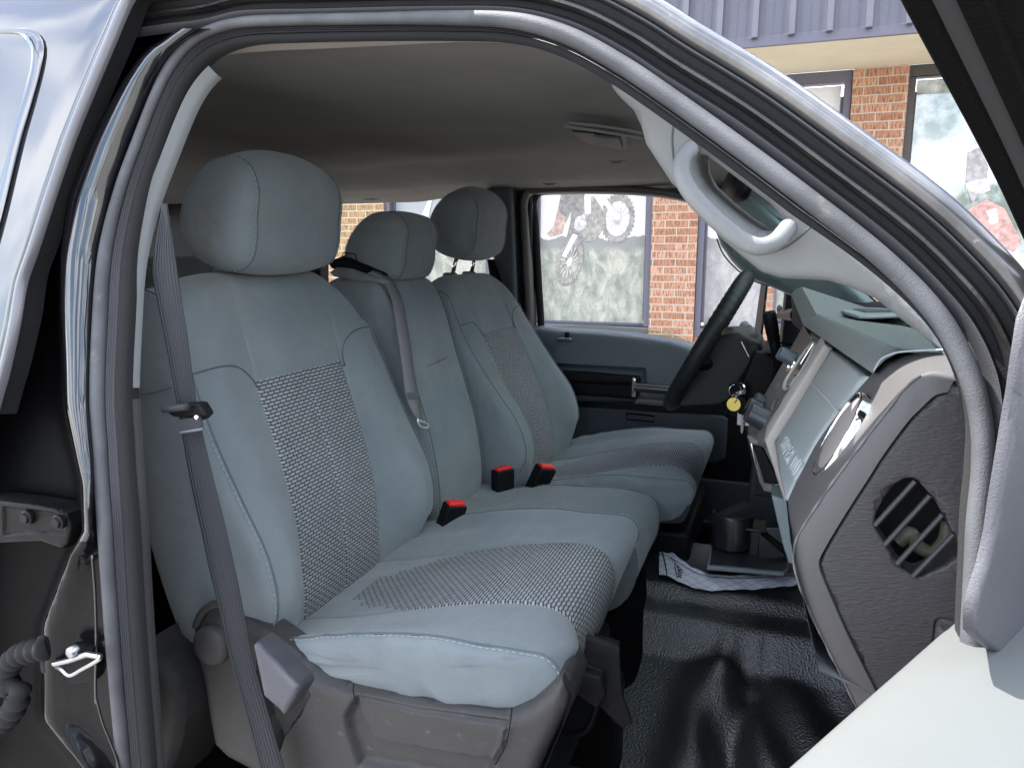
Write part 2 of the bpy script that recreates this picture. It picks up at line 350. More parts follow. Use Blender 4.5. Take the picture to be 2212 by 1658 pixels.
# ------------------------------------------------------------------ brick
def brick_mat(name, c1, c2, mortar, dark):
    m, t, b = principled(name); b.inputs['Roughness'].default_value = .85; b.inputs['Specular IOR Level'].default_value = .25
    uv = N(t, 'ShaderNodeUVMap'); br = N(t, 'ShaderNodeTexBrick'); br.inputs['Scale'].default_value = 1; br.inputs['Brick Width'].default_value = .203; br.inputs['Row Height'].default_value = .0677
    br.inputs['Mortar Size'].default_value = .0055; br.inputs['Mortar Smooth'].default_value = .15; br.inputs['Color1'].default_value = (*c1, 1); br.inputs['Color2'].default_value = (*c2, 1); br.inputs['Mortar'].default_value = (*mortar, 1); br.inputs['Bias'].default_value = -.1
    wn = N(t, 'ShaderNodeTexNoise'); wn.inputs['Scale'].default_value = 9; wm = N(t, 'ShaderNodeMix', data_type='RGBA'); wm.inputs[0].default_value = .012
    t.links.new(uv.outputs[0], wn.inputs[0]); t.links.new(uv.outputs[0], wm.inputs[6]); t.links.new(wn.outputs['Color'], wm.inputs[7]); t.links.new(wm.outputs[2], br.inputs[0])
    mp = N(t, 'ShaderNodeMapping'); mp.inputs['Scale'].default_value = (105, 14, 1); t.links.new(uv.outputs[0], mp.inputs[0])
    g = N(t, 'ShaderNodeTexNoise'); g.inputs['Scale'].default_value = 1; g.inputs['Detail'].default_value = 2; t.links.new(mp.outputs[0], g.inputs[0])
    gr = N(t, 'ShaderNodeValToRGB'); gr.color_ramp.elements[0].position = .50; gr.color_ramp.elements[1].position = .60; t.links.new(g.outputs['Fac'], gr.inputs[0])
    mm = N(t, 'ShaderNodeMix', data_type='RGBA', blend_type='MIX'); mm.inputs[7].default_value = (*dark, 1)
    inv = N(t, 'ShaderNodeMath', operation='SUBTRACT'); inv.inputs[0].default_value = 1; t.links.new(br.outputs['Fac'], inv.inputs[1])
    mu = N(t, 'ShaderNodeMath', operation='MULTIPLY'); t.links.new(gr.outputs[0], mu.inputs[0]); t.links.new(inv.outputs[0], mu.inputs[1]); mu2 = N(t, 'ShaderNodeMath', operation='MULTIPLY'); mu2.inputs[1].default_value = .75; t.links.new(mu.outputs[0], mu2.inputs[0])
    t.links.new(mu2.outputs[0], mm.inputs[0]); t.links.new(br.outputs['Color'], mm.inputs[6]); t.links.new(mm.outputs[2], b.inputs['Base Color'])
    h = N(t, 'ShaderNodeMath', operation='SUBTRACT'); h.inputs[0].default_value = 1; t.links.new(br.outputs['Fac'], h.inputs[1]); h2 = N(t, 'ShaderNodeMath', operation='SUBTRACT'); t.links.new(h.outputs[0], h2.inputs[0]); t.links.new(mu2.outputs[0], h2.inputs[1])
    bp = N(t, 'ShaderNodeBump'); bp.inputs['Strength'].default_value = .8; bp.inputs['Distance'].default_value = .006; t.links.new(h2.outputs[0], bp.inputs['Height']); t.links.new(bp.outputs[0], b.inputs['Normal']); return m
M['brick'] = brick_mat('orange_brick', (.37, .185, .112), (.50, .285, .185), (.44, .375, .32), (.19, .09, .055))
M['brickt'] = brick_mat('tan_brick', (.34, .22, .12), (.46, .31, .17), (.55, .46, .34), (.17, .10, .05))
def uvbox(mb, x0, x1, y0, y1, z0, z1, mat=0, mats=None):
    for k, (q, w) in enumerate((([(x0, y0, z0), (x1, y0, z0), (x1, y0, z1), (x0, y0, z1)], 'x'), ([(x1, y0, z0), (x1, y1, z0), (x1, y1, z1), (x1, y0, z1)], 'y'), ([(x1, y1, z0), (x0, y1, z0), (x0, y1, z1), (x1, y1, z1)], 'x'), ([(x0, y1, z0), (x0, y0, z0), (x0, y0, z1), (x0, y1, z1)], 'y'), ([(x0, y0, z1), (x1, y0, z1), (x1, y1, z1), (x0, y1, z1)], 't'), ([(x0, y1, z0), (x1, y1, z0), (x1, y0, z0), (x0, y0, z0)], 't'))):
        mb.add(q, [[0, 1, 2, 3]], mat, [(p[0], p[2]) if w == 'x' else ((p[1], p[2]) if w == 'y' else (p[0], p[1])) for p in q])
# ------------------------------------------------------------------ ground and the storefront behind the truck
g = MB(); g.add([(-60, -60, -CZ), (60, -60, -CZ), (60, 60, -CZ), (-60, 60, -CZ)], [[0, 1, 2, 3]])
gr_ = mk('ground', g, M['concrete'], smooth=0); gr_['kind'] = 'structure'
FY = 6.9; SZ = -.70; HZ = 1.30; TZ = 1.44
bld = thing('storefront_building', 'low brick shop behind the truck with poster windows and a ribbed grey metal roof edge', 'building', (0, FY, -CZ))
per = 1.58; P0x = -1.154; PWd = .405
def pier(k):
    x0 = P0x+per*k; m = MB(); uvbox(m, x0, x0+PWd, FY-.03, FY+.2, -CZ, TZ); return m, x0
for k in (-1, 0, 1, 2, 3, 4):
    m, x0 = pier(k); mk('brick_pillar', m, M['brick'], bld, smooth=0)
m = MB(); uvbox(m, -9.5, -3.905, FY-.03, FY+.2, -CZ, TZ); mk('brick_wall', m, M['brickt'], bld, smooth=0)
for k in (-2, -1, 0, 1, 2, 3):
    xa = P0x+PWd+per*k if k > -2 else -3.905; xb = P0x+per*(k+1)
    m = MB(); uvbox(m, xa+.002, xb-.002, FY+.03, FY+.2, -CZ, SZ-.07); mk('brick_wall', m, M['brick'], bld, smooth=0)
    fr = MB(); t = .055
    fm = M['purple'] if k < 1 else M['darkframe']
    fr.box(((xa+xb)/2, FY+.06, SZ-.035), (xb-xa-.004, .12, .07)); fr.box(((xa+xb)/2, FY+.06, TZ-.045), (xb-xa-.004, .12, .09))
    fr.box((xa+.002+t/2, FY+.06, (SZ+TZ-.09)/2), (t, .12, TZ-.09-SZ)); fr.box((xb-.002-t/2, FY+.06, (SZ+TZ-.09)/2), (t, .12, TZ-.09-SZ))
    fr.box(((xa+xb)/2, FY+.09, SZ+.012), (xb-xa-2*t-.01, .04, .022)); fr.box((xa+t+.012, FY+.09, .3), (.02, .04, 1.9)); fr.box((xb-t-.012, FY+.09, .3), (.02, .04, 1.9))
    wf = mk('window_frame', fr, fm, bld, bevel=.003)
    x0, x1, z0, z1 = xa+t+.02, xb-t-.02, SZ+.02, TZ-.10
    q = MB(); nx = 24
    def pz(x, z): return FY+.10
    if k == 0 or k == -1 or k == -2:
        # poster sheet with a pale sky above a distant tree line and fields
        m_, t_, b_ = principled('poster_print'); b_.inputs['Roughness'].default_value = .6
        uvn = N(t_, 'ShaderNodeUVMap'); sp = N(t_, 'ShaderNodeSeparateXYZ'); t_.links.new(uvn.outputs[0], sp.inputs[0])
        def mt(op, a, c):
            n = N(t_, 'ShaderNodeMath', operation=op)
            for i, x in enumerate((a, c)):
                if isinstance(x, (int, float)): n.inputs[i].default_value = x
                else: t_.links.new(x, n.inputs[i])
            return n.outputs[0]
        n1 = N(t_, 'ShaderNodeTexNoise'); n1.inputs['Scale'].default_value = 6; n1.inputs['Detail'].default_value = 8; t_.links.new(uvn.outputs[0], n1.inputs[0])
        n2 = N(t_, 'ShaderNodeTexNoise'); n2.inputs['Scale'].default_value = 9; n2.inputs['Detail'].default_value = 12; n2.inputs['Roughness'].default_value = .72; n2.inputs['Distortion'].default_value = .5; t_.links.new(uvn.outputs[0], n2.inputs[0])
        mp = N(t_, 'ShaderNodeMapping'); mp.inputs['Scale'].default_value = (1, 60, 1); t_.links.new(uvn.outputs[0], mp.inputs[0])
        n3 = N(t_, 'ShaderNodeTexNoise'); n3.inputs['Scale'].default_value = 3; t_.links.new(mp.outputs[0], n3.inputs[0])
        hor = mt('ADD', mt('MULTIPLY', n1.outputs['Fac'], .10), .345)
        isl = mt('LESS_THAN', sp.outputs[1], hor)
        rp = N(t_, 'ShaderNodeValToRGB'); el = rp.color_ramp.elements; el[0].position = .38; el[0].color = (.07, .085, .055, 1); el[1].position = .64; el[1].color = (.42, .40, .32, 1); e = el.new(.5); e.color = (.20, .22, .155, 1)
        t_.links.new(n2.outputs['Fac'], rp.inputs[0])
        tl = N(t_, 'ShaderNodeMapRange'); tl.inputs[1].default_value = .325; tl.inputs[2].default_value = .36; t_.links.new(sp.outputs[1], tl.inputs[0])
        m1 = N(t_, 'ShaderNodeMix', data_type='RGBA'); m1.inputs[7].default_value = (.12, .13, .12, 1); t_.links.new(tl.outputs[0], m1.inputs[0]); t_.links.new(rp.outputs[0], m1.inputs[6])
        m2 = N(t_, 'ShaderNodeMix', data_type='RGBA'); m2.inputs[6].default_value = (.72, .71, .71, 1) if k != -2 else (.25, .28, .30, 1); t_.links.new(isl, m2.inputs[0]); t_.links.new(m1.outputs[2], m2.inputs[7])
        m3 = N(t_, 'ShaderNodeMix', data_type='RGBA'); m3.inputs[0].default_value = .22; m3.inputs[7].default_value = (.60, .58, .57, 1); t_.links.new(m2.outputs[2], m3.inputs[6])
        if k == 0:   # dirt bank instead of fields
            el[0].color = (.16, .145, .15, 1); el[1].color = (.48, .45, .44, 1); e.color = (.26, .24, .24, 1); m1.inputs[7].default_value = (.2, .18, .18, 1); m3.inputs[0].default_value = .22
        hs = N(t_, 'ShaderNodeHueSaturation'); t_.links.new(m3.outputs[2], hs.inputs['Color']); t_.links.new(mt('ADD', mt('MULTIPLY', n3.outputs['Fac'], .22), .89), hs.inputs['Value'])
        t_.links.new(hs.outputs[0], b_.inputs['Base Color'])
        pm = m_
    else:
        pm = M['posterw']
    G = [[(x, FY+.10+.002*math.sin(9*x+5*z), z) for x in np.linspace(x0, x1, nx)] for z in np.linspace(z0, z1, nx)]
    U = [[(a, b2) for a in np.linspace(0, 1.0, nx)] for b2 in np.linspace(0, 1, nx)]
    if k >= 1:
        G = [[(x, FY+.10, z) for x in (x0, x1)] for z in (z0, z1)]; U = None
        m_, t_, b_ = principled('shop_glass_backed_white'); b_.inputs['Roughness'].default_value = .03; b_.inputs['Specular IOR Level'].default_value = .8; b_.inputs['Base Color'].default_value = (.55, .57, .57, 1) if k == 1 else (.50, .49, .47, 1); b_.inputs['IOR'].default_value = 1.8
        if k == 1:  # reflected trees and sky are mottled into the pane's colour
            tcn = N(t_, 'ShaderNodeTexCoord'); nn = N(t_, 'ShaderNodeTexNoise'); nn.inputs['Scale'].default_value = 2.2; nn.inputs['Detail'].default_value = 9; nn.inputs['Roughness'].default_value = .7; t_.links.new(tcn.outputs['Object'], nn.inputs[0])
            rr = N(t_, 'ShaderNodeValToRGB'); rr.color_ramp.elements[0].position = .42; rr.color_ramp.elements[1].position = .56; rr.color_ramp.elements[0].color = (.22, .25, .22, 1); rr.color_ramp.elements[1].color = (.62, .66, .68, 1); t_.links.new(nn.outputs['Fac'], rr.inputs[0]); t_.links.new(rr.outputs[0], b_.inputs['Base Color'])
        pm = m_
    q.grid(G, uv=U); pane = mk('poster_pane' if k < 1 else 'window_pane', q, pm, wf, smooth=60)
# motocross picture printed on the poster (flat shapes on the sheet)
def flat(mb, pts, y, mat=0): mb.prism([(x, y, z) for x, z in pts], (0, .0015, 0), mat)
def pw(u, v): p = PY(u, v, FY+.094); return p[0], p[2]
bike = MB(); yb = FY+.092
def wheel(cu, cv, rx, ry, tilt, tm, sm):
    n = 64; c, s_ = math.cos(tilt), math.sin(tilt)
    def pt(a, k): x, y = rx*k*math.cos(a), ry*k*math.sin(a); return pw(cu+x*c-y*s_, cv+x*s_+y*c)
    G = []
    for i in range(n*2):
        a = math.pi*i/n; G.append([(*[pt(a, 1.08 if i % 4 < 2 else .98)][0],), pt(a, .74)])
    bike.grid([[(p[0], yb, p[1]) for p in g2] for g2 in G], cu=True, mat=tm)
    for i in range(14):
        a = 2*math.pi*i/14; p, q2 = pt(a, .76), pt(a+.25, .16); d = A([q2[1]-p[1], p[0]-q2[0]]); d = d/np.linalg.norm(d)*.004
        flat(bike, [(p[0]-d[0], p[1]-d[1]), (p[0]+d[0], p[1]+d[1]), (q2[0]+d[0], q2[1]+d[1]), (q2[0]-d[0], q2[1]-d[1])], yb, sm)
    flat(bike, [pt(a, .22) for a in np.linspace(0, 2*math.pi, 16, endpoint=False)], yb-.0005, sm)
wheel(1334, 472, 35, 52, .12, 0, 1); wheel(1230, 566, 27, 50, .28, 0, 1)
flat(bike, [pw(*p) for p in ((1238, 418), (1262, 418), (1268, 450), (1272, 480), (1258, 520), (1238, 548), (1222, 560), (1222, 520), (1232, 480))], yb+.0003, 2)
flat(bike, [pw(*p) for p in ((1262, 428), (1282, 424), (1300, 450), (1310, 478), (1300, 500), (1285, 520), (1262, 522), (1255, 490))], yb+.0001, 3)
flat(bike, [pw(*p) for p in ((1290, 418), (1300, 418), (1340, 470), (1330, 476))], yb-.0006, 4)
flat(bike, [pw(*p) for p in ((1212, 418), (1246, 418), (1236, 450), (1222, 480), (1206, 492), (1204, 460))], yb-.0003, 2)
flat(bike, [pw(*p) for p in ((1205, 452), (1222, 470), (1214, 505), (1190, 512), (1182, 505), (1196, 488))], yb-.0006, 5)
flat(bike, [pw(*p) for p in ((1262, 424), (1276, 422), (1276, 462), (1264, 462))], yb-.0009, 4)
flat(bike, [pw(*p) for p in ((1238, 505), (1248, 508), (1222, 556), (1214, 552))], yb-.0009, 4)
flat(bike, [pw(*p) for p in ((1243, 470), (1262, 462), (1268, 486), (1252, 500), (1240, 492))], yb-.0012, 1)
def pm_(n, c): return mat(n, c, .7, var=.3, vscale=26)
bk = mk('poster_picture', bike, [pm_('print_tyre', (.27, .25, .235)), pm_('print_pale', (.48, .46, .44)), pm_('print_dark', (.22, .21, .20)), pm_('print_engine', (.29, .275, .25)), pm_('print_white', (.80, .79, .78)), pm_('print_glove', (.42, .30, .27))], bld, smooth=0)
# rider on the right-hand pane
rd = MB()
def pr2(u, v): p = PY(u, v, FY+.094); return p[0], p[2]
flat(rd, [pr2(*p) for p in ((2090, 330), (2115, 318), (2135, 360), (2130, 400), (2100, 440), (2086, 400))], yb, 0)
flat(rd, [pr2(*p) for p in ((2085, 395), (2130, 385), (2140, 410), (2120, 420), (2088, 412))], yb-.0004, 1)
flat(rd, [pr2(*p) for p in ((2078, 460), (2130, 430), (2170, 450), (2205, 520), (2190, 545), (2130, 510), (2095, 500))], yb-.0008, 2)
flat(rd, [pr2(*p) for p in ((2130, 455), (2150, 450), (2158, 480), (2140, 485))], yb-.0012, 1)
mk('poster_picture', rd, [pm_('print_jersey', (.38, .35, .36)), pm_('print_pale_glove', (.62, .58, .56)), pm_('print_red', (.52, .30, .27))], bld, smooth=0)
rd2 = MB()   # picture showing in the pane behind the centre headrest
flat(rd2, [pr2(*p) for p in ((900, 470), (912, 462), (930, 420), (936, 420), (925, 470), (912, 480))], yb, 1)
flat(rd2, [pr2(*p) for p in ((895, 482), (925, 470), (925, 485), (910, 495))], yb-.0004, 0)
mk('poster_picture', rd2, [pm_('print_red_b', (.5, .12, .12)), pm_('print_white_b', (.62, .66, .66))], bld, smooth=0)
# soffit, fascia, ribbed roof skirt
m = MB(); m.box((-2, (5.9+FY)/2, TZ+.05), (26, FY-5.9, .10)); mk('soffit', m, M['soffit'], bld, smooth=0)
m = MB(); m.box((-2, 5.885, TZ+.02), (26, .03, .07)); mk('fascia', m, M['purple'], bld, bevel=.004)
m = MB()
m.add([(-15, 5.87, TZ+.03), (11, 5.87, TZ+.03), (11, 6.15, TZ+1.9), (-15, 6.15, TZ+1.9)], [[0, 1, 2, 3]])
x = -15.0; rbw = .02
while x < 11:
    m.prism([(x-rbw, 5.872, TZ+.035), (x+rbw, 5.872, TZ+.035), (x+rbw, 6.15, TZ+1.9), (x-rbw, 6.15, TZ+1.9)], (0, -.045, .006))
    for dx in (.06, .12, .18):
        m.prism([(x+dx-.003, 5.872, TZ+.035), (x+dx+.003, 5.872, TZ+.035), (x+dx+.003, 6.15, TZ+1.9), (x+dx-.003, 6.15, TZ+1.9)], (0, -.004, 0))
    x += .245
mk('roof_skirt', m, M['roofmetal'], bld, smooth=20)
# trees across the lot, behind the photographer (seen mirrored in the paint and shop glass)
leaf = mat('tree_leaves', (.05, .10, .025), .7, var=.5, vscale=1.5); bark = mat('tree_bark', (.10, .075, .05), .9, bump=1, bscale=20)
for k, (tx, ty, hh) in enumerate(((-9, -32, 3.9), (-3, -35, 4.6), (3, -34, 3.8), (10, -33, 4.8), (-17, -30, 4.2), (18, -31, 4.4))):
    t = thing('broadleaf_tree', ['leafy tree far across the lot', 'taller leafy tree across the lot'][k % 2]+' '+['at its left end', 'left of centre', 'near its centre', 'right of centre', 'beyond the left end', 'at its right end'][k], 'tree', (tx, ty, -CZ), 'trees across the lot')
    m = MB(); m.tube([(tx, ty, -CZ), (tx+.1, ty, -CZ+hh*.4), (tx-.1, ty+.1, -CZ+hh*.8)], [.22, .16, .06], 8)
    for q in range(5): a = q*1.3; m.tube([(tx, ty, -CZ+hh*(.35+.08*q)), (tx+1.2*math.cos(a), ty+1.2*math.sin(a), -CZ+hh*(.55+.08*q))], [.09, .03], 6)
    mk('trunk', m, bark, t)
    m = MB(); rng = np.random.default_rng(k)
    for q in range(900):
        d = rng.normal(size=3); d /= np.linalg.norm(d); c = A([tx, ty, -CZ+hh*.72])+d*A([hh*.33, hh*.33, hh*.34])*rng.uniform(.3, 1)**.5*(1+.25*math.sin(5*d[0]+k)*math.cos(4*d[2]))
        e1 = unit(rng.normal(size=3))*rng.uniform(.12, .26); e2 = unit(np.cross(e1, rng.normal(size=3)))*.16
        m.add([c-e1, c+e2, c+e1, c-e2], [[0, 1, 2, 3]])
    mk('crown', m, leaf, t, smooth=0)
# ------------------------------------------------------------------ the truck cab
truck = thing('pickup_truck', 'black crew cab pickup with its front passenger door open', 'pickup truck', (-.3, 1.49, -CZ))
def apY(z): return .62+.20*max(0, z+.30)
def ap(u, v, dy=0):
    y = .65
    for _ in range(12): y = apY(ray(u, v)[2]*y/ray(u, v)[1])+dy
    return PY(u, v, y)
NA = unit([0, -1, -.12])
def proj(P):
    z = P@FW; return PW/2+FP*(P@RT)/z, PH/2-FP*(P@UP)/z
bulbpx = [(281, 1700), (257, 1431), (244, 1258), (234, 1100), (226, 960), (220, 850), (225, 700), (237, 543), (268, 410), (305, 306), (356, 180), (395, 118), (440, 78), (516, 52), (640, 45), (760, 43), (974, 41), (1121, 48), (1232, 80), (1343, 140), (1430, 198), (1573, 300), (1739, 424), (1905, 556), (2020, 675), (2085, 790), (2115, 900), (2119, 1000), (2108, 1120), (2102, 1240), (2096, 1360), (2094, 1420)]
bulb = cr_open([ap(*p) for p in bulbpx], 260)
def circ(r, ca=0, cb=0, n=12, e=1): return [(ca+r*math.cos(q), cb+r*e*math.sin(q)) for q in np.linspace(0, 2*math.pi, n, endpoint=False)]
def win(t): return float(np.interp(t, [0, .30, .40, .56, .80, .88, 1], [1, 1, .62, .50, .46, .22, .18]))
def wid(t): return 1.0-.33*float(sstep(.28, .40, t))+.28*float(sstep(.55, .68, t))
m = MB(); m.sweep(bulb, lambda t: circ(.0086*wid(t), 0, .006), NA, closed_prof=True, mat=0, caps=True)
mk('door_seal', m, M['bulb'], truck, smooth=180)
def ribs(t):
    w = win(t); out = [(-.006*w, .002)]
    for k in range(4):
        a = -.009*w-.0036*w*k; out += [(a, .0025), (a-.0012*w, .0032), (a-.0022*w, .0018), (a-.003*w, -.0012)]
    return out
m = MB(); m.sweep(bulb, ribs, NA); mk('ribbed_weatherstrip', m, M['rib'], truck, smooth=30)
def flk(t):
    w = win(t); return [(-.0235*w, -.004), (-.024*w, .0015), (-.028*w, .0035), (-.034*w, .003), (-.0385*w, 0), (-.0395*w, -.006), (-.037*w, -.02)]
m = MB(); m.sweep(bulb, flk, NA); mk('flocked_edge_trim', m, M['fuzzy'], truck, smooth=60)
# inner pillar trim, light above and dark below
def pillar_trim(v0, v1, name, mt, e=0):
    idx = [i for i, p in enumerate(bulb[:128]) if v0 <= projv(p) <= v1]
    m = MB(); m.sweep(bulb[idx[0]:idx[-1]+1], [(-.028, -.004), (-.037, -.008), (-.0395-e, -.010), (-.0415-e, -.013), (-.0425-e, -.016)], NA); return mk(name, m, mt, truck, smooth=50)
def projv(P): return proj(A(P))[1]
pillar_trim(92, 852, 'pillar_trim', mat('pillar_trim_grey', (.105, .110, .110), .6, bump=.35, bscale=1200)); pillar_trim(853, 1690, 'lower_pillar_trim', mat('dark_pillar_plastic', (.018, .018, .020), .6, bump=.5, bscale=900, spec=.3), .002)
# lower bulge of the rear scuff trim beside the pillar
m = MB(); relief(m, [(322, 1380), (332, 1405), (360, 1425), (385, 1460), (398, 1500), (400, 1545), (392, 1600), (370, 1665), (345, 1720), (310, 1720)], (0, .72, 0), (0, -1, 0), er=.02, res=.01, skirt=.1)
mk('rear_step_trim', m, mat('dark_step_plastic', (.022, .022, .023), .6, bump=.5, bscale=900, spec=.3), truck, smooth=60)
# painted body around the aperture: roof rail and windscreen pillar
Qpx = [(215, 96), (262, 78), (350, 63), (440, 52), (520, 34), (680, 30), (974, 25), (1121, 30), (1236, 60), (1345, 116), (1430, 172), (1590, 274), (1755, 396), (1925, 528), (2020, 620), (2090, 705), (2135, 800), (2150, 880), (2152, 960)]
Q = cr_open([ap(*p) for p in Qpx], 200)
prof = [(-.004, -.006), (.002, .001), (.007, .002), (.0085, -.010), (.012, -.013), (.019, -.013), (.021, -.004), (.025, .001), (.029, 0), (.031, -.008), (.034, -.011), (.043, -.010), (.046, -.003), (.048, 0), (.050, 0), (.052, -.004), (.054, .0), (.060, .005), (.068, .006), (.075, .002), (.080, -.008), (.083, -.03)]
prof = [(a*.67 if a > 0 else a, b*.85) for a, b in prof]
pm = [0, 0, 1, 1, 1, 1, 2, 2, 2, 1, 1, 1, 4, 4, 1, 4, 5, 5, 5, 5, 5]
M['pillarpaint'] = mat('dusty_sky_sheen_paint', (.07, .07, .075), .28, metal=.6, coat=.5, ior=1.6, col2=(.19, .185, .18), vscale=10, bump=.1, bscale=70, dirt=((.55, .52, .48), 22, .60))  # black paint with the sky's reflection coloured in as grey, dust on top
M['dusty_black'] = mat('dusty_satin_black', (.010, .010, .011), .35, col2=(.035, .033, .03), vscale=22, bump=.3, bscale=300)
m = MB(); m.sweep(Q, prof, NA, matfn=pm); mk('roof_rail', m, [M['rib'], M['blackm'], M['dusty_black'], M['paint'], M['rib'], M['pillarpaint']], truck, smooth=45)
# B pillar outer face: (row v, strip u, bend u)
rows = [(-40, 300, 420), (11, 275, 405), (70, 251, 383), (111, 230, 312), (163, 208, 275), (221, 184, 240), (306, 150, 196), (424, 110, 149), (554, 70, 132), (654, 41, 131), (760, 18, 136), (875, -6, 140), (960, -30, 158), (1040, -50, 177), (1151, -80, 181), (1200, -90, 150), (1349, -110, 93), (1552, -110, 91), (1658, -110, 179), (1720, -110, 215)]
def bulbu(v):
    best = None
    for (u0, v0), (u1, v1) in zip(bulbpx[:14], bulbpx[1:15]):
        if (v0-v)*(v1-v) <= 0: return u0+(u1-u0)*(v-v0)/(v1-v0+1e-9)
    return bulbpx[0][0] if v > 1000 else 470
def oY(z): return apY(z)-.046
def pyf(u, v, f):
    y = .6
    for _ in range(14): y = f(ray(u, v)[2]*y/ray(u, v)[1])
    return PY(u, v, y)
G = []; MK = []
vv = np.concatenate([np.linspace(62, 1190, 54), np.linspace(1200, 1720, 30)])
for v in vv:
    us = interp(v, [r[0] for r in rows], [r[1] for r in rows]); ub = interp(v, [r[0] for r in rows], [r[2] for r in rows]); ue = bulbu(max(v, 60))-6
    if v < 60: ue = 470
    um = ub+(ue-ub)*.45; low = float(sstep(960, 1200, v))
    row = [pyf(us-8, v, lambda z: oY(z)+.03), pyf(us+2, v, lambda z: oY(z)+.06), pyf(ub-26, v, lambda z: oY(z)+.075+.0*low), pyf(ub-7, v, lambda z: oY(z)+.060), pyf(ub-2, v, lambda z: oY(z)+.030),
           pyf(ub+4, v, lambda z: oY(z)+.020), pyf(ub+12, v, lambda z: oY(z)+.0185), pyf(um, v, lambda z: oY(z)+.023+.012*low), pyf(um+.35*(ue-um), v, lambda z: oY(z)+.030+.012*low), pyf(ue, v, lambda z: apY(z)+.004)]
    sp34 = cr_open(row, 34); G.append(sp34); MK.append([1 if proj(p)[0] < ub-2 else (2 if v > 1150 else 0) for p in sp34])
m = MB(); m.grid(G, matfn=lambda i, j: MK[i][j]); mk('door_pillar', m, [M['paint'], mat('matt_jamb_black', (.002, .002, .0025), .5, spec=.06, bump=.2, bscale=40), mat('jamb_gloss_black', (.006, .006, .007), .12, spec=.18, bump=.15, bscale=25)], truck, smooth=180)
# second crease in the lower pillar
m = MB(); m.tube(cr_open([pyf(u, v, lambda z: oY(z)+.030) for u, v in ((199, 1197), (206, 1290), (208, 1397), (206, 1470), (207, 1518))], 30), [.0018]*30, 6); mk('pillar_crease', m, M['paint'], truck, smooth=180)
m = MB(); m.tube(cr_open([pyf(u, v, lambda z: oY(z)+.030) for u, v in ((206, 1500), (222, 1560), (240, 1605), (256, 1650), (262, 1690))], 30), .0014, 6); mk('pillar_crease', m, M['paint'], truck, smooth=180)
# striker plate and loop
st = MB(); pl = [(u, v) for u, v in ((112, 1468), (112, 1436), (124, 1405), (150, 1392), (172, 1392), (200, 1400), (212, 1440), (205, 1470), (132, 1482))]
relief(st, pl, pyf(150, 1440, lambda z: oY(z)+.030), (0.15, -1, 0), er=.0015, res=.004, skirt=.02); stp = mk('striker_plate', st, M['black'], truck, smooth=30)
st = MB(); c0 = pyf(150, 1440, lambda z: oY(z)+.024); P = lambda u, v, d: pyf(u, v, lambda z: oY(z)+.024-d)
st.tube(cr_open([P(122, 1440, 0), P(132, 1444, .008), P(150, 1458, .012), P(175, 1446, .012), P(216, 1422, .012), P(214, 1414, .006), P(190, 1414, 0)], 30), .0026, 8); st.tube([P(118, 1432, .004), P(150, 1426, .004), P(190, 1412, .004), P(216, 1418, .006)], .004, 8)
st.lathe(P(154, 1408, .006), (0, -1, 0), [(0, .004), (.005, .004), (.007, .002), (.008, -.006)], 20); mk('striker_loop', st, M['steel'], truck, smooth=50)
# rear door hinge and wiring boot
hg = MB(); relief(hg, [(-60, 1075), (0, 1078), (60, 1086), (120, 1096), (148, 1108), (158, 1140), (150, 1172), (138, 1184), (90, 1168), (0, 1172), (-60, 1170)], pyf(80, 1130, lambda z: oY(z)+.03), (0.1, -1, 0.05), feats=[([(5, 1092), (110, 1104), (140, 1116), (140, 1160), (100, 1152), (5, 1158)], -.003, .003)], er=.004, res=.005, skirt=.03)
for u, v in ((56, 1118), (124, 1128)): hg.lathe(pyf(u, v, lambda z: oY(z)+.027), (0, -1, 0), [(0, .004), (.006, .004), (.007, .001), (.009, 0), (.009, -.004)], 18)
mk('door_hinge', hg, mat('hinge_black', (.004, .004, .0045), .4, spec=.15, col2=(.010, .0095, .009), vscale=30), truck, smooth=35)
bt = MB(); pa = cr_open([pyf(u, v, lambda z: oY(z)+.02) for u, v in ((100, 1400), (70, 1405), (40, 1415), (18, 1440), (14, 1475), (40, 1490), (30, 1530), (5, 1560), (-30, 1580))], 90)
bt.tube(pa, [.0125+.0028*math.sin(i*1.05) for i in range(90)], 14); mk('wiring_boot', bt, M['blackm'], truck, smooth=180)
m = MB(); m.box(pyf(104, 1408, lambda z: oY(z)+.028), (.012, .02, .05)); mk('boot_flange', m, M['blackm'], truck, bevel=.004)
# rear passenger door, closed, seen at its front edge
sk_px = [(272, 5), (230, 104), (190, 199), (150, 298), (110, 414), (70, 538), (46, 608), (30, 700), (8, 800), (-6, 850), (-20, 900)]
G = []
for u, v in sk_px:
    G.append([pyf(u, v, oY), pyf(u-4, v, lambda z: oY(z)-.003)]+[pyf(u-4-w, v+w*.02, lambda z: oY(z)-.004-.00003*w) for w in (20, 60, 120, 200, 300, 420)])
G = [[pyf(330, -60, oY)]+[pyf(326-w, -60, oY) for w in (0, 20, 60, 120, 200, 300, 420)]]+G
rd_ = MB(); rd_.grid(G); M['rearpaint'] = mat('black_metallic_door_paint', (.03, .03, .033), .10, metal=.0, coat=0, ior=1.75, spec=.8)
rdoor = mk('rear_door', rd_, M['rearpaint'], truck, smooth=180)
m = MB(); s0 = cr_open([pyf(u, v, lambda z: oY(z)-.002) for u, v in [(288, -20)]+sk_px], 60); m.sweep(s0, [(.006, -.004), (.004, .004), (0, .006), (-.004, .004), (-.006, -.003), (-.007, -.012), (-.007, -.04)], NA, matfn=[0, 0, 0, 0, 0, 1, 1]); mk('edge_strip', m, [M['silver'], M['blackm']], rdoor, smooth=60)
m = MB(); G = []
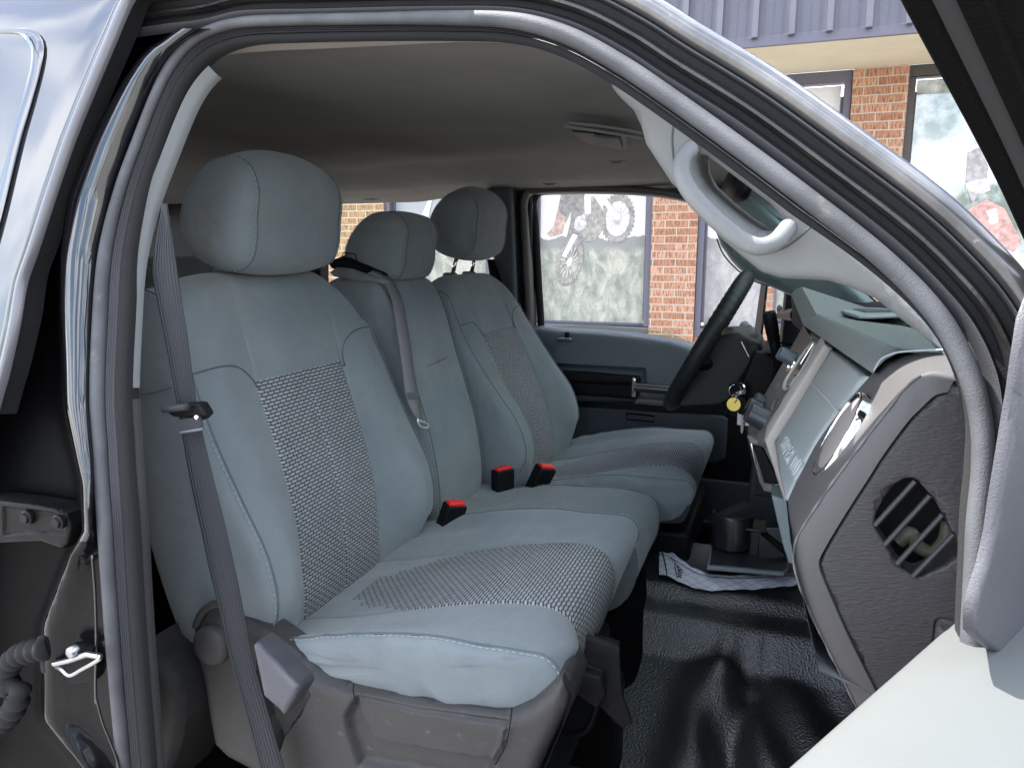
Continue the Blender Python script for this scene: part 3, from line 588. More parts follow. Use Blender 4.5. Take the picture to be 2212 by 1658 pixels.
def sideY(z): return apY(z)-.046 if z > -.15 else apY(-.15)-.046+.02*(-.15-z)
for x in np.linspace(-.86, -2.45, 30):
    zt_ = .24
    G.append([(min(x, -.90-.30*float(np.clip((-.05-z)/.95, 0, 1))), sideY(z), z) for z in np.linspace(.25, -1.02, 40)])
m.grid(G)
mk('rear_door_skin', m, M['paint'], rdoor, smooth=180)
m = MB(); m.add([(x, sideY(z)-.008, z) for x, z in ((-1.0, .16), (-1.85, .16), (-1.95, -.24), (-.95, -.24))], [[0, 1, 2, 3]]); mk('rear_side_glass', m, mat('dark_side_glass', (.01, .012, .015), .02, spec=1, ior=2.0), rdoor, smooth=0)
m = MB(); m.box((1.02, 1.49, -.62), (1.20, 1.82, .76)); mk('front_fender', m, M['paint'], truck, bevel=.06, seg=5)
m = MB(); m.box((-1.6, 1.49, -1.08), (4.0, 1.6, .08)); mk('cab_underbody', m, M['carpet'], truck, smooth=0)
m = MB(); m.box((-.55, 2.475, -.69), (4.0, .03, .74)); mk('driver_side_skin', m, M['paint'], truck, bevel=.01)
gl = [(-80, 72), (0, 62), (62, 62), (86, 76), (95, 100), (90, 140), (70, 215), (45, 300), (0, 480), (-80, 760)]
gi = [(-80, 92), (0, 86), (50, 86), (66, 98), (70, 125), (60, 170), (38, 250), (0, 400), (-80, 650)]
m = MB(); ga = [pyf(u, v, lambda z: oY(z)-.010) for u, v in gl]; gb = [pyf(u, v, lambda z: oY(z)-.004) for u, v in gi]; m.grid([cr_open(ga, 60), cr_open([(x+y)/2+A([0, -.006, 0]) for x, y in zip(ga, gb)], 60), cr_open(gb, 60)]); mk('window_surround', m, M['rearpaint'], rdoor, smooth=180)
m = MB(); cg = [pyf(u, v, lambda z: oY(z)-.002-.003) for u, v in gi]; m.add(cg, [list(range(len(cg)))]); mk('window_glass', m, mat('dark_privacy_glass', (.01, .012, .015), .02, spec=1, ior=2.2), rdoor, smooth=0)
# roof skin over everything
G = []
for x in np.linspace(-2.9, -.34, 20):
    G.append([(x+.06*(1-((y-1.49)/.8)**2), y, .285+.05*(1-((y-1.49)/.85)**2)) for y in np.linspace(.70, 2.28, 24)])
m = MB(); m.grid(G); mk('roof_skin', m, M['paint'], truck, smooth=180)
# headliner
EDG = [PY(u, v, .80) for u, v in ((300, 250), (380, 205), (430, 180), (470, 162), (520, 154), (600, 149), (700, 146), (800, 142), (900, 138), (1000, 135), (1100, 138), (1200, 150), (1290, 178), (1330, 200))]
EX = [p[0] for p in EDG]; EZ = [max(p[2], .175) for p in EDG]
EX = [-3.0, -1.2, -.95]+EX[2:]; EZ = [.19, .205, .21]+EZ[2:]
def hz(x, y):
    e = 1-min(1, abs((y-1.49)/.80)); nb = float(sstep(2.0, .9, y)); z = float(np.interp(x, EX, EZ))*nb+(1-nb)*(.207-.05*float(sstep(-.30, .02, x)))+.050*float(sstep(0, .30, e))
    z -= .2*max(0, y-2.29); z += .014*float(sstep(.25, .12, abs(y-1.49)))*float(sstep(-.8, -.55, x))*0
    z -= .012*float(sstep(-1.10, -1.25, x))
    z += .012*math.exp(-((x+.33)/.07)**2-((y-1.25)/.11)**2)+.010*math.exp(-((x+.55)/.05)**2-((y-1.9)/.16)**2)
    return z
G = []
for x in np.linspace(-2.4, -.13, 130):
    G.append([(x+.09*(1-((y-1.49)/.8)**2)*float(sstep(-.5, 0, x)), y, hz(x, y)) for y in np.linspace(.80, 2.42, 96)])
m = MB(); m.grid(G); mk('headliner', m, M['liner'], truck, smooth=180)
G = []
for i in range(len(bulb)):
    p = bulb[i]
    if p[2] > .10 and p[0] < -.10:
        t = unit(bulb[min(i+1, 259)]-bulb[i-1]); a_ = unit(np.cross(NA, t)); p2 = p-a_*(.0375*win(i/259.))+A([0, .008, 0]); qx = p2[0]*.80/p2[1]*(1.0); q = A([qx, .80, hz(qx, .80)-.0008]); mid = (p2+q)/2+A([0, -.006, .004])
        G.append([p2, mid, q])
m = MB(); m.grid(G); mk('headliner_edge', m, M['liner_lit'], truck, smooth=180)
# overhead pocket, coat hook pills
m = MB(); zc = .238
m.tube([PZ(1222, 272, zc-.008), PZ(1290, 282, zc-.008), PZ(1400, 300, zc-.008)], .007, 10, flat=.5); m.tube([PZ(1228, 265, zc-.002), PZ(1300, 272, zc-.002), PZ(1400, 288, zc-.002)], .007, 10, flat=.5); ov = mk('overhead_clip', m, M['dashpad'], truck, smooth=60)
m = MB(); m.prism([PZ(u, v, zc-.003) for u, v in ((1236, 281), (1352, 292), (1357, 322), (1330, 318), (1285, 310), (1255, 300))], (0, 0, -.003)); mk('clip_recess', m, M['black'], ov, smooth=0)
m = MB(); m.prism([PZ(u, v, zc-.008) for u, v in ((1282, 289), (1338, 294), (1346, 318), (1296, 310))], (0, 0, -.006)); mk('clip_cover', m, M['kick'], ov, bevel=.002)
for u, v, zz in ((1332, 349, .222), (1188, 397, .20)):
    m = MB(); c = PZ(u, v, zz-.004); m.tube([c+A([-.022, -.008, 0]), c+A([.022, .004, 0])], .0052, 10, flat=.35); m.tube([c+A([-.012, -.006, -.003]), c+A([.012, .001, -.003])], .003, 8, flat=.3, mat=1); mk('liner_clip', m, [M['trim'], M['black']], truck, smooth=60)
# floor with rubber covering: footwell, tunnel and folds
def fz(x, y):
    z = interp(y, [.6, 1.0, 1.16, 1.30, 1.40, 1.465, 1.49, 1.515, 1.545, 1.56, 1.585, 1.84, 1.90, 2.4], [-.985, -.975, -.955, -.905, -.868, -.846, -.812, -.775, -.768, -.764, -.735, -.732, -.93, -.95])
    w = float(sstep(.95, 1.1, y)*sstep(1.49, 1.42, y))*float(sstep(-.17, -.05, x))
    q = x*1.0+y*.85; z += w*(.011*math.sin(q*40+1.1*math.sin(y*11)+.8*math.sin(x*9))+.012*math.sin(q*17+.6)+.003*math.sin((x-.5*y)*30+2))
    # raised moulding round the seat mount
    z += .030*math.exp(-((x+.100+.10*(1.35-y))/.045)**2)*float(sstep(1.0, 1.2, y)*sstep(1.50, 1.42, y))
    z -= .022*math.exp(-((x+.030+.05*(1.35-y))/.03)**2)*float(sstep(1.0, 1.2, y)*sstep(1.53, 1.47, y))
    z += .015*float(sstep(-.10, -.055, x)*sstep(.015, -.01, x)*sstep(1.40, 1.44, y)*sstep(1.525, 1.49, y))
    z += .09*float(sstep(.12, .5, x))*float(sstep(1.7, 1.4, y))
    z -= .16*float(sstep(-.45, -.75, x)*0)
    return z
G = [[(x, y, fz(x, y)) for y in np.linspace(.66, 2.32, 260)] for x in np.linspace(-.62, .62, 200)]
m = MB(); m.grid(G)
M['floormat'] = mat('grained_black_rubber_floor', (.015, .0155, .017), .42, bump=.8, bscale=260, bd=.0012, spec=.8, ior=1.6, voro=True)
mk('rubber_floor', m, M['floormat'], truck, smooth=180)
m = MB(); m.add([(-2.6, .64, -.99), (-.60, .64, -.99), (-.60, 2.34, -.99), (-2.6, 2.34, -.99)], [[0, 1, 2, 3]]); mk('rear_floor', m, M['carpet'], truck, smooth=0)
m = MB(); m.box((-.8, .64, -1.05), (2.8, .10, .16)); mk('door_sill', m, M['paint'], truck, bevel=.01)
m = MB(); m.box((.60, 1.49, -.7), (.04, 1.7, .75)); mk('firewall', m, M['carpet'], truck, smooth=0)
# back of the cab: wall under and over the rear window, side walls of the rear seat area
m = MB()
m.box((-2.42, 1.49, -.60), (.06, 1.7, .85)); m.box((-2.42, 1.49, .2), (.06, 1.7, .12)); mk('rear_wall', m, M['black'], truck, smooth=0)
# driver side wall behind the driver: rear door with window opening
Yd = 2.36
def hole_wall(px_out, px_hole, y, name, mt, parent, nr=(0, -1, 0), er=.01, skirt=.05, feats=()):
    m = MB(); relief(m, px_out, (0, y, 0), nr, feats=feats, holes=[px_hole] if px_hole else [], res=.03, er=er, skirt=skirt); return mk(name, m, mt, parent, smooth=50)
hole_wall([(150, 300), (1148, 300), (1150, 1200), (150, 1200)], [(690, 420), (735, 428), (800, 432), (870, 424), (930, 417), (1000, 415), (1062, 416), (1064, 500), (1064, 640), (690, 640)], Yd, 'rear_door_panel', M['black'], truck)
bp_ = MB(); relief(bp_, [(1052, 405), (1108, 400), (1114, 560), (1120, 720), (1122, 900), (1085, 900), (1078, 640), (1060, 520)], (0, 2.315, 0), (0, -1, 0), er=.015, res=.02, skirt=.05); mk('driver_pillar_trim', bp_, mat('dark_teal_pillar', (.055, .066, .068), .55), truck, smooth=60)
m = MB(); relief(m, [(1052, 560), (1066, 560), (1085, 600), (1092, 640), (1110, 760), (1085, 760)], (0, 2.285, 0), (0, -1, 0), er=.003, res=.02, skirt=.01); mk('driver_belt_webbing', m, M['black'], truck, smooth=60)
# driver door
YD = 2.33
drv = MB(); relief(drv, [(1130, 708), (1165, 706), (1220, 712), (1300, 716), (1380, 724), (1450, 734), (1495, 748), (1530, 775), (1560, 815), (1580, 850), (1560, 872), (1130, 868)], (0, YD, 0), (0, -1, 0.0), feats=[([(1130, 780), (1395, 794), (1398, 830), (1450, 832), (1700, 860), (1700, 905), (1130, 900)], -.020, .012)], er=.022, res=.012, skirt=.06)
ddoor = mk('driver_door', drv, M['doorblue'], truck, smooth=60)
m = MB(); relief(m, [(1130, 866), (1560, 866), (1640, 880), (1660, 1000), (1608, 1086), (1590, 1090), (1130, 1060)], (0, YD+.035, 0), (0, -1, 0), er=.01, res=.02, skirt=.05); mk('lower_panel', m, M['black'], ddoor, smooth=50)
m = MB(); relief(m, [(1200, 884), (1240, 876), (1560, 898), (1572, 905), (1570, 950), (1566, 990), (1545, 1000), (1200, 960)], (0, YD+.02, 0), (0, -1, 0), er=.006, res=.015, skirt=.03); mk('map_pocket', m, M['doorlow'], ddoor, smooth=50)
m = MB(); m.tube([PY(u, v, YD+.012) for u, v in ((1353, 892), (1353, 905), (1412, 911), (1414, 899), (1353, 892))], .0025, 6); mk('pocket_badge', m, M['black'], ddoor, smooth=60)
m = MB(); relief(m, [(1130, 800), (1255, 806), (1375, 816), (1378, 820), (1376, 858), (1370, 862), (1260, 854), (1130, 850)], (0, YD-.035, 0), (0, -1, 0), feats=[([(1130, 796), (1374, 814), (1372, 832), (1130, 822)], .004, .006)], er=.008, res=.012, skirt=.06); arm = mk('armrest', m, M['black'], ddoor, smooth=50)
m = MB(); relief(m, [(1366, 816), (1374, 818), (1373, 858), (1364, 857)], (0, YD-.040, 0), (0, -1, 0), er=.002, res=.01, skirt=.03); mk('armrest_ring', m, M['chrome'], arm, smooth=50)
m = MB(); m.tube([PY(1372, 836, YD-.045), PY(1480, 845, YD-.045), PY(1560, 852, YD-.04)], .0135, 16); mk('pull_bar', m, mat('satin_dark_bar', (.05, .05, .05), .3, spec=.6), ddoor, smooth=60)
m = MB(); relief(m, [(1370, 866), (1378, 860), (1470, 868), (1468, 880), (1372, 872)], (0, YD-.03, 0), (0, -1, 0), er=.003, res=.01, skirt=.05); mk('pull_cup', m, mat('brown_grey_cup', (.12, .105, .10), .35), ddoor, smooth=50)
m = MB(); relief(m, [(1395, 795), (1440, 798), (1480, 802), (1470, 845), (1398, 838)], (0, YD+.005, 0), (0, -1, 0), er=.004, res=.01, skirt=.01); mk('handle_recess', m, M['doorlow'], ddoor, smooth=50)
m = MB(); c = PY(1220, 733, YD-.02); m.box(c, (.05, .03, .012)); mk('lock_base', m, M['silver'], ddoor, bevel=.004)
m = MB(); m.box(PY(1225, 726, YD-.015), (.015, .012, .028)); mk('lock_button', m, M['black'], ddoor, bevel=.003)
# door window frame: rubber, black frame
op = [(1178, 1000), (1174, 712), (1168, 600), (1161, 480), (1157, 440), (1163, 424), (1180, 418), (1300, 417), (1400, 421), (1480, 434), (1560, 462), (1640, 520), (1720, 600)]
path = cr_open([PY(u, v, 2.40) for u, v in op], 120)
m = MB(); m.sweep(path, [(-.004, 0), (.002, .012), (.010, .016), (.017, .012), (.020, .002), (.022, -.02)], (0, -1, 0)); mk('window_frame', m, M['black'], ddoor, smooth=60)
path2 = cr_open([PY(u, v, 2.345) for u, v in [(1142, 1000), (1140, 712), (1136, 600), (1130, 480), (1128, 440), (1138, 412), (1160, 408), (1300, 407), (1400, 412), (1480, 424), (1560, 450), (1640, 500)]], 120)
m = MB(); m.sweep(path2, [(-.016, -.03), (-.014, -.005), (-.008, .002), (0, .006), (.008, .003), (.012, -.01)], (0, -1, 0)); mk('door_weatherstrip', m, mat('grey_brown_weatherstrip', (.06, .055, .05), .5), ddoor, smooth=60)
m = MB(); m.tube(cr_open([PY(u, v, 2.37) for u, v in ((1150, 640), (1148, 560), (1146, 480), (1150, 440))], 20), .0016, 6); mk('frame_highlight', m, M['paint'], ddoor, smooth=60)
# lowered glass with a sticker
gp = [(1168, 740), (1172, 722), (1180, 708), (1200, 703), (1260, 703), (1330, 706), (1400, 712), (1450, 722), (1490, 738), (1520, 756), (1520, 790)]
m = MB(); gpt = [PY(u, v, 2.41) for u, v in gp]; m.add(gpt, [list(range(len(gpt)))]); dg = mk('door_glass', m, M['glass'], ddoor, smooth=0)
m = MB(); m.tube(cr_open(gpt[1:-1], 50), .0012, 6); mk('glass_edge', m, mat('pale_glass_edge', (.55, .62, .42), .3), dg, smooth=60)
m = MB(); m.prism([PY(u, v, 2.405) for u, v in ((1187, 706), (1213, 706), (1213, 717), (1187, 716))], (0, -.001, 0)); m.prism([PY(u, v, 2.402) for u, v in ((1190, 710), (1210, 711), (1210, 717), (1190, 716))], (0, -.001, 0), 1); mk('window_sticker', m, [mat('sticker_blue', (.05, .2, .6), .5), M['white']], dg, smooth=0)
# kick panel and scuff plate on the driver side
m = MB(); relief(m, [(1600, 880), (1800, 900), (1800, 1260), (1560, 1230), (1440, 1190), (1330, 1160), (1330, 1120), (1500, 1140), (1590, 1095), (1612, 1085), (1625, 1000)], (0, 2.26, 0), (0, -1, 0), feats=[([(1632, v), (1688, v+4), (1688, v+7), (1632, v+3)], -.004, .002) for v in range(1004, 1075, 8)], er=.01, res=.012, skirt=.04); mk('kick_panel', m, M['kick'], truck, smooth=40)
m = MB(); relief(m, [(1330, 1150), (1460, 1152), (1550, 1166), (1560, 1215), (1450, 1200), (1330, 1170)], (0, 2.20, 0), (0, -1, 0), er=.01, res=.02, skirt=.05); mk('scuff_plate', m, M['kick'], truck, smooth=40)
# driver side windscreen pillar trim
tp = [(1490, 425), (1600, 395), (1640, 425), (1690, 478), (1750, 530), (1815, 590), (1890, 662), (1960, 700), (1800, 700), (1730, 648), (1665, 620), (1615, 600), (1580, 565), (1556, 530), (1545, 500), (1535, 470)]
m = MB(); relief(m, tp, (0, 2.235, 0), (-.25, -1, 0), feats=[([(1585, 560), (1600, 570), (1650, 603), (1700, 615), (1690, 600), (1640, 570), (1600, 530), (1585, 535)], .004, .004)], er=.022, res=.015, skirt=.05); pt_ = mk('windscreen_pillar_trim', m, M['teal'], truck, smooth=60)
m = MB(); m.tube(cr_open([PY(u, v, 2.20) for u, v in ((1548, 515), (1562, 548), (1590, 580), (1625, 605), (1662, 618))], 30), .0022, 6); mk('trim_piping', m, M['kick'], pt_, smooth=60)
fr_ = MB(); fr_.sweep(cr_open([PY(u, v, 2.26) for u, v in ((1590, 420), (1640, 425), (1700, 487), (1762, 542), (1830, 603), (1900, 668))], 40), [(-.004, -.004), (-.003, .006), (.009, .006), (.010, -.004)], (0, -1, 0)); mk('windscreen_edge', fr_, M['black'], truck, smooth=40)
# windscreen glass
G = []
for t in np.linspace(0, 1, 14):
    row = []
    for y in np.linspace(.80, 2.26, 20):
        bow = 1-((y-1.52)/.74)**2; x = (-.15+.09*bow)*(1-t)+(.34+.20*bow)*t; z = .185*(1-t)+(-.20)*t; row.append((x, y, z))
    G.append(row)
m = MB(); m.grid(G); mk('windscreen', m, M['clear'], truck, smooth=180)
# rear view mirror
m = MB(); c = PY(1597, 398, 1.47); Mr = np.array(Matrix.Rotation(R(12), 3, 'Y')@Matrix.Rotation(R(12), 3, 'Z'))
G = []
for k, (w, d) in enumerate(((.0, -.022), (.6, -.02), (.95, -.010), (1, 0), (.97, .008), (.92, .010), (0, .0102))):
    G.append([c+Mr@A([d, w*(.11*math.copysign(abs(math.cos(q))**.6, math.cos(q))), w*(.033*math.copysign(abs(math.sin(q))**.7, math.sin(q)))]) for q in np.linspace(0, 2*math.pi, 32, endpoint=False)])
m.grid(G, cv=True); m.tube([c, c+A([.04, 0, .03]), c+A([.07, .0, .05])], .01, 10); mk('rear_view_mirror', m, M['black'], truck, smooth=50)
# passenger windscreen pillar trim with grab handle
tr = [(1318, 150), (1380, 178), (1430, 212), (1573, 314), (1739, 440), (1900, 572), (2000, 680), (2062, 790), (2075, 845), (2060, 850), (2052, 790), (2010, 740), (1960, 700), (1920, 668), (1890, 645), (1840, 622), (1790, 607), (1740, 604), (1690, 602), (1645, 588), (1600, 552), (1560, 518), (1515, 468), (1485, 428), (1450, 396), (1420, 350), (1395, 312), (1384, 272), (1368, 238), (1340, 212), (1322, 190), (1316, 168)]
hole = [(1502, 345), (1508, 332), (1522, 336), (1562, 366), (1610, 402), (1660, 440), (1690, 474), (1693, 486), (1682, 496), (1665, 502), (1640, 500), (1610, 482), (1560, 442), (1522, 406), (1506, 376)]
m = MB(); relief(m, tr, PY(1600, 400, .80), unit([-.12, -1, -.10]), holes=[hole], res=.010, er=.011, skirt=.05, hfn=None)
apt = mk('pillar_handle_trim', m, M['trim'], truck, smooth=60)
m = MB(); pth = cr_open([PY(u, v, y) for u, v, y in ((1492, 322, .800), (1476, 340, .782), (1472, 372, .772), (1484, 404, .768), (1512, 440, .765), (1560, 486, .765), (1605, 520, .768), (1640, 533, .770), (1672, 524, .778), (1692, 504, .79), (1704, 488, .802))], 60)
m.tube(pth, [.0086]*60, 18, flat=.95, nrm=(0, -1, 0)); mk('grab_handle', m, M['trim'], apt, smooth=180)
for pts in (((1456, 262), (1452, 300), (1456, 350), (1464, 390)), ((1758, 482), (1730, 510), (1700, 532), (1668, 545))):
    m = MB(); m.tube(cr_open([PP(u, v, PY(1600, 400, .80), unit([-.12, -1, -.10]))+A([0, -.0004, 0]) for u, v in pts], 24), .0009, 6); mk('trim_split_line', m, M['kick'], apt, smooth=60)
# outside mirror on the driver side
mm_ = MB(); ctr = PY(1668, 700, 2.62); ps = [(1648, 600), (1705, 610), (1690, 768), (1686, 815), (1632, 815), (1630, 740), (1634, 700)]
relief(mm_, ps, PY(1668, 700, 2.64), unit([-.958, -.287, 0]), er=.008, res=.02, skirt=.06, feats=[([(1655, 608), (1697, 612), (1682, 758), (1640, 748)], -.006, .003)]); mo = mk('door_mirror', mm_, M['black'], truck, smooth=50)
mm_ = MB(); n_ = unit([-.958, -.287, 0]); p0 = PY(1668, 700, 2.64)
mm_.add([PP(u, v, p0-.004*n_, n_) for u, v in ((1655, 609), (1696, 613), (1681, 757), (1641, 747))], [[0, 1, 2, 3]]); mk('mirror_glass', mm_, M['mirror'], mo, smooth=0)
mm_ = MB(); mm_.add([PP(u, v, p0+.002*n_, n_) for u, v in ((1642, 776), (1678, 780), (1676, 808), (1642, 808))], [[0, 1, 2, 3]]); mk('spotter_glass', mm_, M['mirror'], mo, smooth=0)
mm_ = MB(); mm_.tube([PY(1708, 665, 2.55), PY(1690, 668, 2.6)], .02, 12); mm_.tube([PY(1720, 680, 2.45), PY(1690, 680, 2.6)], .02, 12); mk('mirror_arm', mm_, M['black'], mo, smooth=60)
# ---------------- front passenger door, swung open, its window lowered
dn = unit([.874, -.486, 0]); dA = A([.133, .603, -.30]); doorO = None
def DP(u, v, off=0): return PP(u, v, dA+dn*off, dn)
frp = [(1925, -40), (1942, 0), (1979, 70), (2053, 206), (2110, 312), (2163, 417), (2212, 523), (2260, 620)]
fpath = cr_open([DP(u, v, .0) for u, v in frp], 80)
m = MB(); m.sweep(fpath, [(.012, -.001), (.001, 0), (-.002, .003), (-.002, .012), (.001, .0135), (.001, .0235), (-.002, .025), (-.002, .036), (.002, .038), (.003, .048), (.008, .054), (.016, .056), (.030, .057), (.07, .058)], dn, matfn=[0, 0, 0, 0, 1, 0, 0, 0, 2, 2, 0, 3, 3])
fd = mk('open_front_door', m, [M['carpet'], mat('frame_grey_flock', (.03, .03, .033), .9), M['carpet'], M['trim']], truck, smooth=50)
sp_ = [(2260, 560), (2212, 690), (2198, 780), (2190, 840), (2178, 910), (2165, 990), (2150, 1080), (2140, 1150), (2124, 1220), (2105, 1280), (2096, 1320), (2096, 1362), (2110, 1378), (2150, 1410), (2212, 1456), (2300, 1520), (2300, 560)]
m = MB(); relief(m, sp_, dA+dn*.03, dn, er=.004, res=.015, skirt=.004); mk('sail_panel', m, mat('dark_grey_sail_vinyl', (.060, .060, .068), .5, bump=.3, bscale=600), fd, smooth=60)
# door sill cap: a nearly flat pale shelf along the door top
zs = -.300
e0 = [(2052, 1352), (2040, 1360), (2010, 1386), (1960, 1430), (1900, 1482), (1800, 1570), (1700, 1658), (1600, 1745)]
G = []
ed = cr_open([PZ(u, v, zs) for u, v in e0], 40); dirn = unit(ed[0]-ed[-1])
ed = np.vstack([ed[0]+dirn*.10, ed[0]+dirn*.05, ed[0]+dirn*.02, ed, ed[-1]-dirn*.3, ed[-1]-dirn*.74])
for p in ed:
    G.append([p-dn*.004+A([0, 0, -.05]), p-dn*.003+A([0, 0, -.010]), p-dn*.001+A([0, 0, -.003]), p+dn*.003, p+dn*.02+A([0, 0, .004]), p+dn*.05+A([0, 0, .004]), p+dn*.085+A([0, 0, -.002]), p+dn*.12+A([0, 0, -.012]), p+dn*.13+A([0, 0, -.08])])
m = MB(); m.grid(G); mk('door_top_cap', m, M['sill'], fd, smooth=180)
m = MB(); a0 = ed[0]+dirn*-.02; a1_ = ed[-1]; lowz = A([0, 0, -.80])
m.prism([a0+dn*.006+A([0, 0, -.03]), a1_+dn*.006+A([0, 0, -.03]), a1_+dn*.006+lowz, a0+dn*.006+lowz], dn*.105); mk('door_body', m, M['paint'], fd, bevel=.01)
m = MB(); m.prism([a0+dn*.001+A([0, 0, -.05]), a1_+dn*.001+A([0, 0, -.05]), a1_+dn*.001+lowz*.98, a0+dn*.001+lowz*.98], dn*.004); mk('door_inner_panel', m, M['dashdark'], fd, smooth=0)
m = MB(); m.box((-.5, 2.38, -.90), (1.9, .08, .36)); mk('driver_sill', m, M['kick'], truck, smooth=0)
# ------------------------------------------------------------------ seats
def smin(a, b): return a if a < b else b
class Shape:
    """Closed side-profile loops stacked across the seat's width, with pillow-like ends."""
    def __init__(s, fn, per, ys, ends=.02, nend=7, cx=None): s.fn = fn; s.per = per; s.ys = ys; s.ends = ends; s.nend = nend
    def loops(s):
        L = []
        ys = list(s.ys); y0, y1 = ys[0], ys[-1]
        def ring(yq, y, k):
            P = cr_closed(s.fn(yq), s.per); c = P.mean(0)
            if k is not None:   # k: 0 at the seam, 1 at the middle of the side panel
                a = k*math.pi/2; sc = math.cos(a)**.55 if k < 1 else 0.0
                P = c+(P-c)*sc; y = y+(-1 if yq == y0 else 1)*s.ends*math.sin(a)
            return np.stack([P[:, 0], np.full(len(P), y), P[:, 1]], 1), yq, k
        ks = [1, .985, .95, .88, .76, .58, .38, .2, .08]
        for k in ks: L.append(ring(y0, y0, k))
        for y in ys: L.append(ring(y, y, None))
        for k in reversed(ks): L.append(ring(y1, y1, k))
        return L
def build_shape(mb, sh, xf, insert=None, groove=None, side=None):
    L = sh.loops(); G = np.array([l[0] for l in L]); n = G.shape[1]
    nrm = np.zeros_like(G)
    for i in range(len(G)):
        c = G[i].mean(0); t = np.roll(G[i], -1, 0)-np.roll(G[i], 1, 0); nn = np.stack([t[:, 2], np.zeros(n), -t[:, 0]], 1); nn /= np.linalg.norm(nn, axis=1)[:, None]+1e-12
        sg = np.sign(((G[i]-c)*nn).sum(1).mean()) or 1; nrm[i] = nn*sg
    if groove:
        for i, l in enumerate(L):
            if l[2] is None:
                for j in range(n): G[i, j] += nrm[i, j]*groove(l[1], G[i, j], j/n)
    if side:
        for i, l in enumerate(L):
            if l[2] is not None and l[2] > .05: G[i, :, 1] += np.sign(G[i, :, 1])*side(G[i], l[2])
    arc = np.zeros((len(G), n))
    for i in range(len(G)): arc[i, 1:] = np.cumsum(np.linalg.norm(np.diff(G[i], axis=0), axis=1))
    U = np.zeros((len(G), n, 2)); U[:, :, 0] = G[:, :, 1]; U[:, :, 1] = arc
    W_ = xf(G.reshape(-1, 3)).reshape(G.shape); F = []; Mt = []; UV = []
    V = W_.reshape(-1, 3); uvs = []
    o = len(mb.v); mb.v += [tuple(map(float, p)) for p in V]
    for i in range(len(G)-1):
        for j in range(n):
            j2 = (j+1) % n; c = (G[i, j]+G[i+1, j2])/2
            mt = 1 if (insert and L[i][2] is None and L[i+1][2] is None and insert(c, j/n)) else 0
            f = [i*n+j, (i+1)*n+j, (i+1)*n+j2, i*n+j2]
            mb.uv[len(mb.f)] = [(U[i, j, 0], U[i, j, 1]), (U[i+1, j, 0], U[i+1, j, 1]), (U[i+1, j2, 0], U[i+1, j, 1]+.004 if j2 == 0 else U[i+1, j2, 1]), (U[i, j2, 0], U[i, j, 1]+.004 if j2 == 0 else U[i, j2, 1])]
            mb.f.append([o+k for k in f]); mb.m.append(mt)
    return L, G, W_, nrm
def stations(w, marks, step=.012, fine=.0022):
    ys = set(np.round(np.arange(-w, w+1e-6, step), 5)) | {-w, w}
    for q in marks:
        for k in (-3, -1.5, -.6, 0, .6, 1.5, 3): ys.add(round(q+k*fine, 5))
    ys = sorted(y for y in ys if -w-1e-9 <= y <= w+1e-9); out = [ys[0]]
    for y in ys[1:]:
        if y-out[-1] > .0006: out.append(y)
    return out
def seam_line(W_, G, i, j0, j1, parent, xf, name='seam_piping', off=.0015, r=.0016, mt=None, stitch=True, side=1):
    n = G.shape[1]; idx = [j % n for j in range(j0, j1)]
    c = W_[i].mean(0); P = W_[i][idx]; out = A([unit(p-c) for p in P])
    m = MB(); m.tube(P+out*off*.3, r, 6); o = mk(name, m, mt or M['seam'], parent, smooth=180)
    if stitch:
        st = MB(); Q = cr_open(P, max(8, int(sum(np.linalg.norm(np.diff(P, axis=0), axis=1))/.0018)))
        k = 0
        yo = A([0, .007*side, 0])
        for k in range(0, len(Q)-4, 5):
            p, q = Q[k], Q[k+3]; o2 = unit(p-c)*.0012; st.tube([p+yo+o2*.5, (p+q)/2+yo+o2*.8, q+yo+o2*.5], .0006, 5)
        mk('stitching', st, M['stitch'], parent, smooth=180)
def back_profile(y, w, shn, shf, bol=1, thick=1, top=-.035):
    zs = [-.60, -.56, -.52, -.478, -.418, -.348, -.265, -.2, -.163, -.10, -.06]
    xc = [-.70, -.694, -.695, -.697, -.703, -.718, -.742, -.762, -.770, -.787, -.800]
    xb = [-.672, -.650, -.634, -.630, -.643, -.678, -.718, -.742, -.752, -.768, -.778]
    g = float(sstep(.105, .225, abs(y)))*bol; e = float(sstep(.19, .25, abs(y)))
    sh = (shf if y > 0 else shn)*float(sstep(.10, w, abs(y)))**1.6
    def Z(z): return z-sh*float(sstep(-.24, -.035, z))+(.028*e*float(sstep(-.50, -.60, z)))
    P = [(x0*(1-g)+x1*g-.012*e*(1 if z < -.1 else .5), Z(z)) for z, x0, x1 in zip(zs, xc, xb)]
    P += [(-.820, Z(top-.004)), (-.850, Z(top)), (-.882, Z(top-.022)), (-.892, Z(-.11)), (-.892, Z(-.2)), (-.885, -.3), (-.862, -.43), (-.822, -.56), (-.785, -.618), (-.735, -.632+.03*e), (-.708, -.622+.03*e)]
    return P
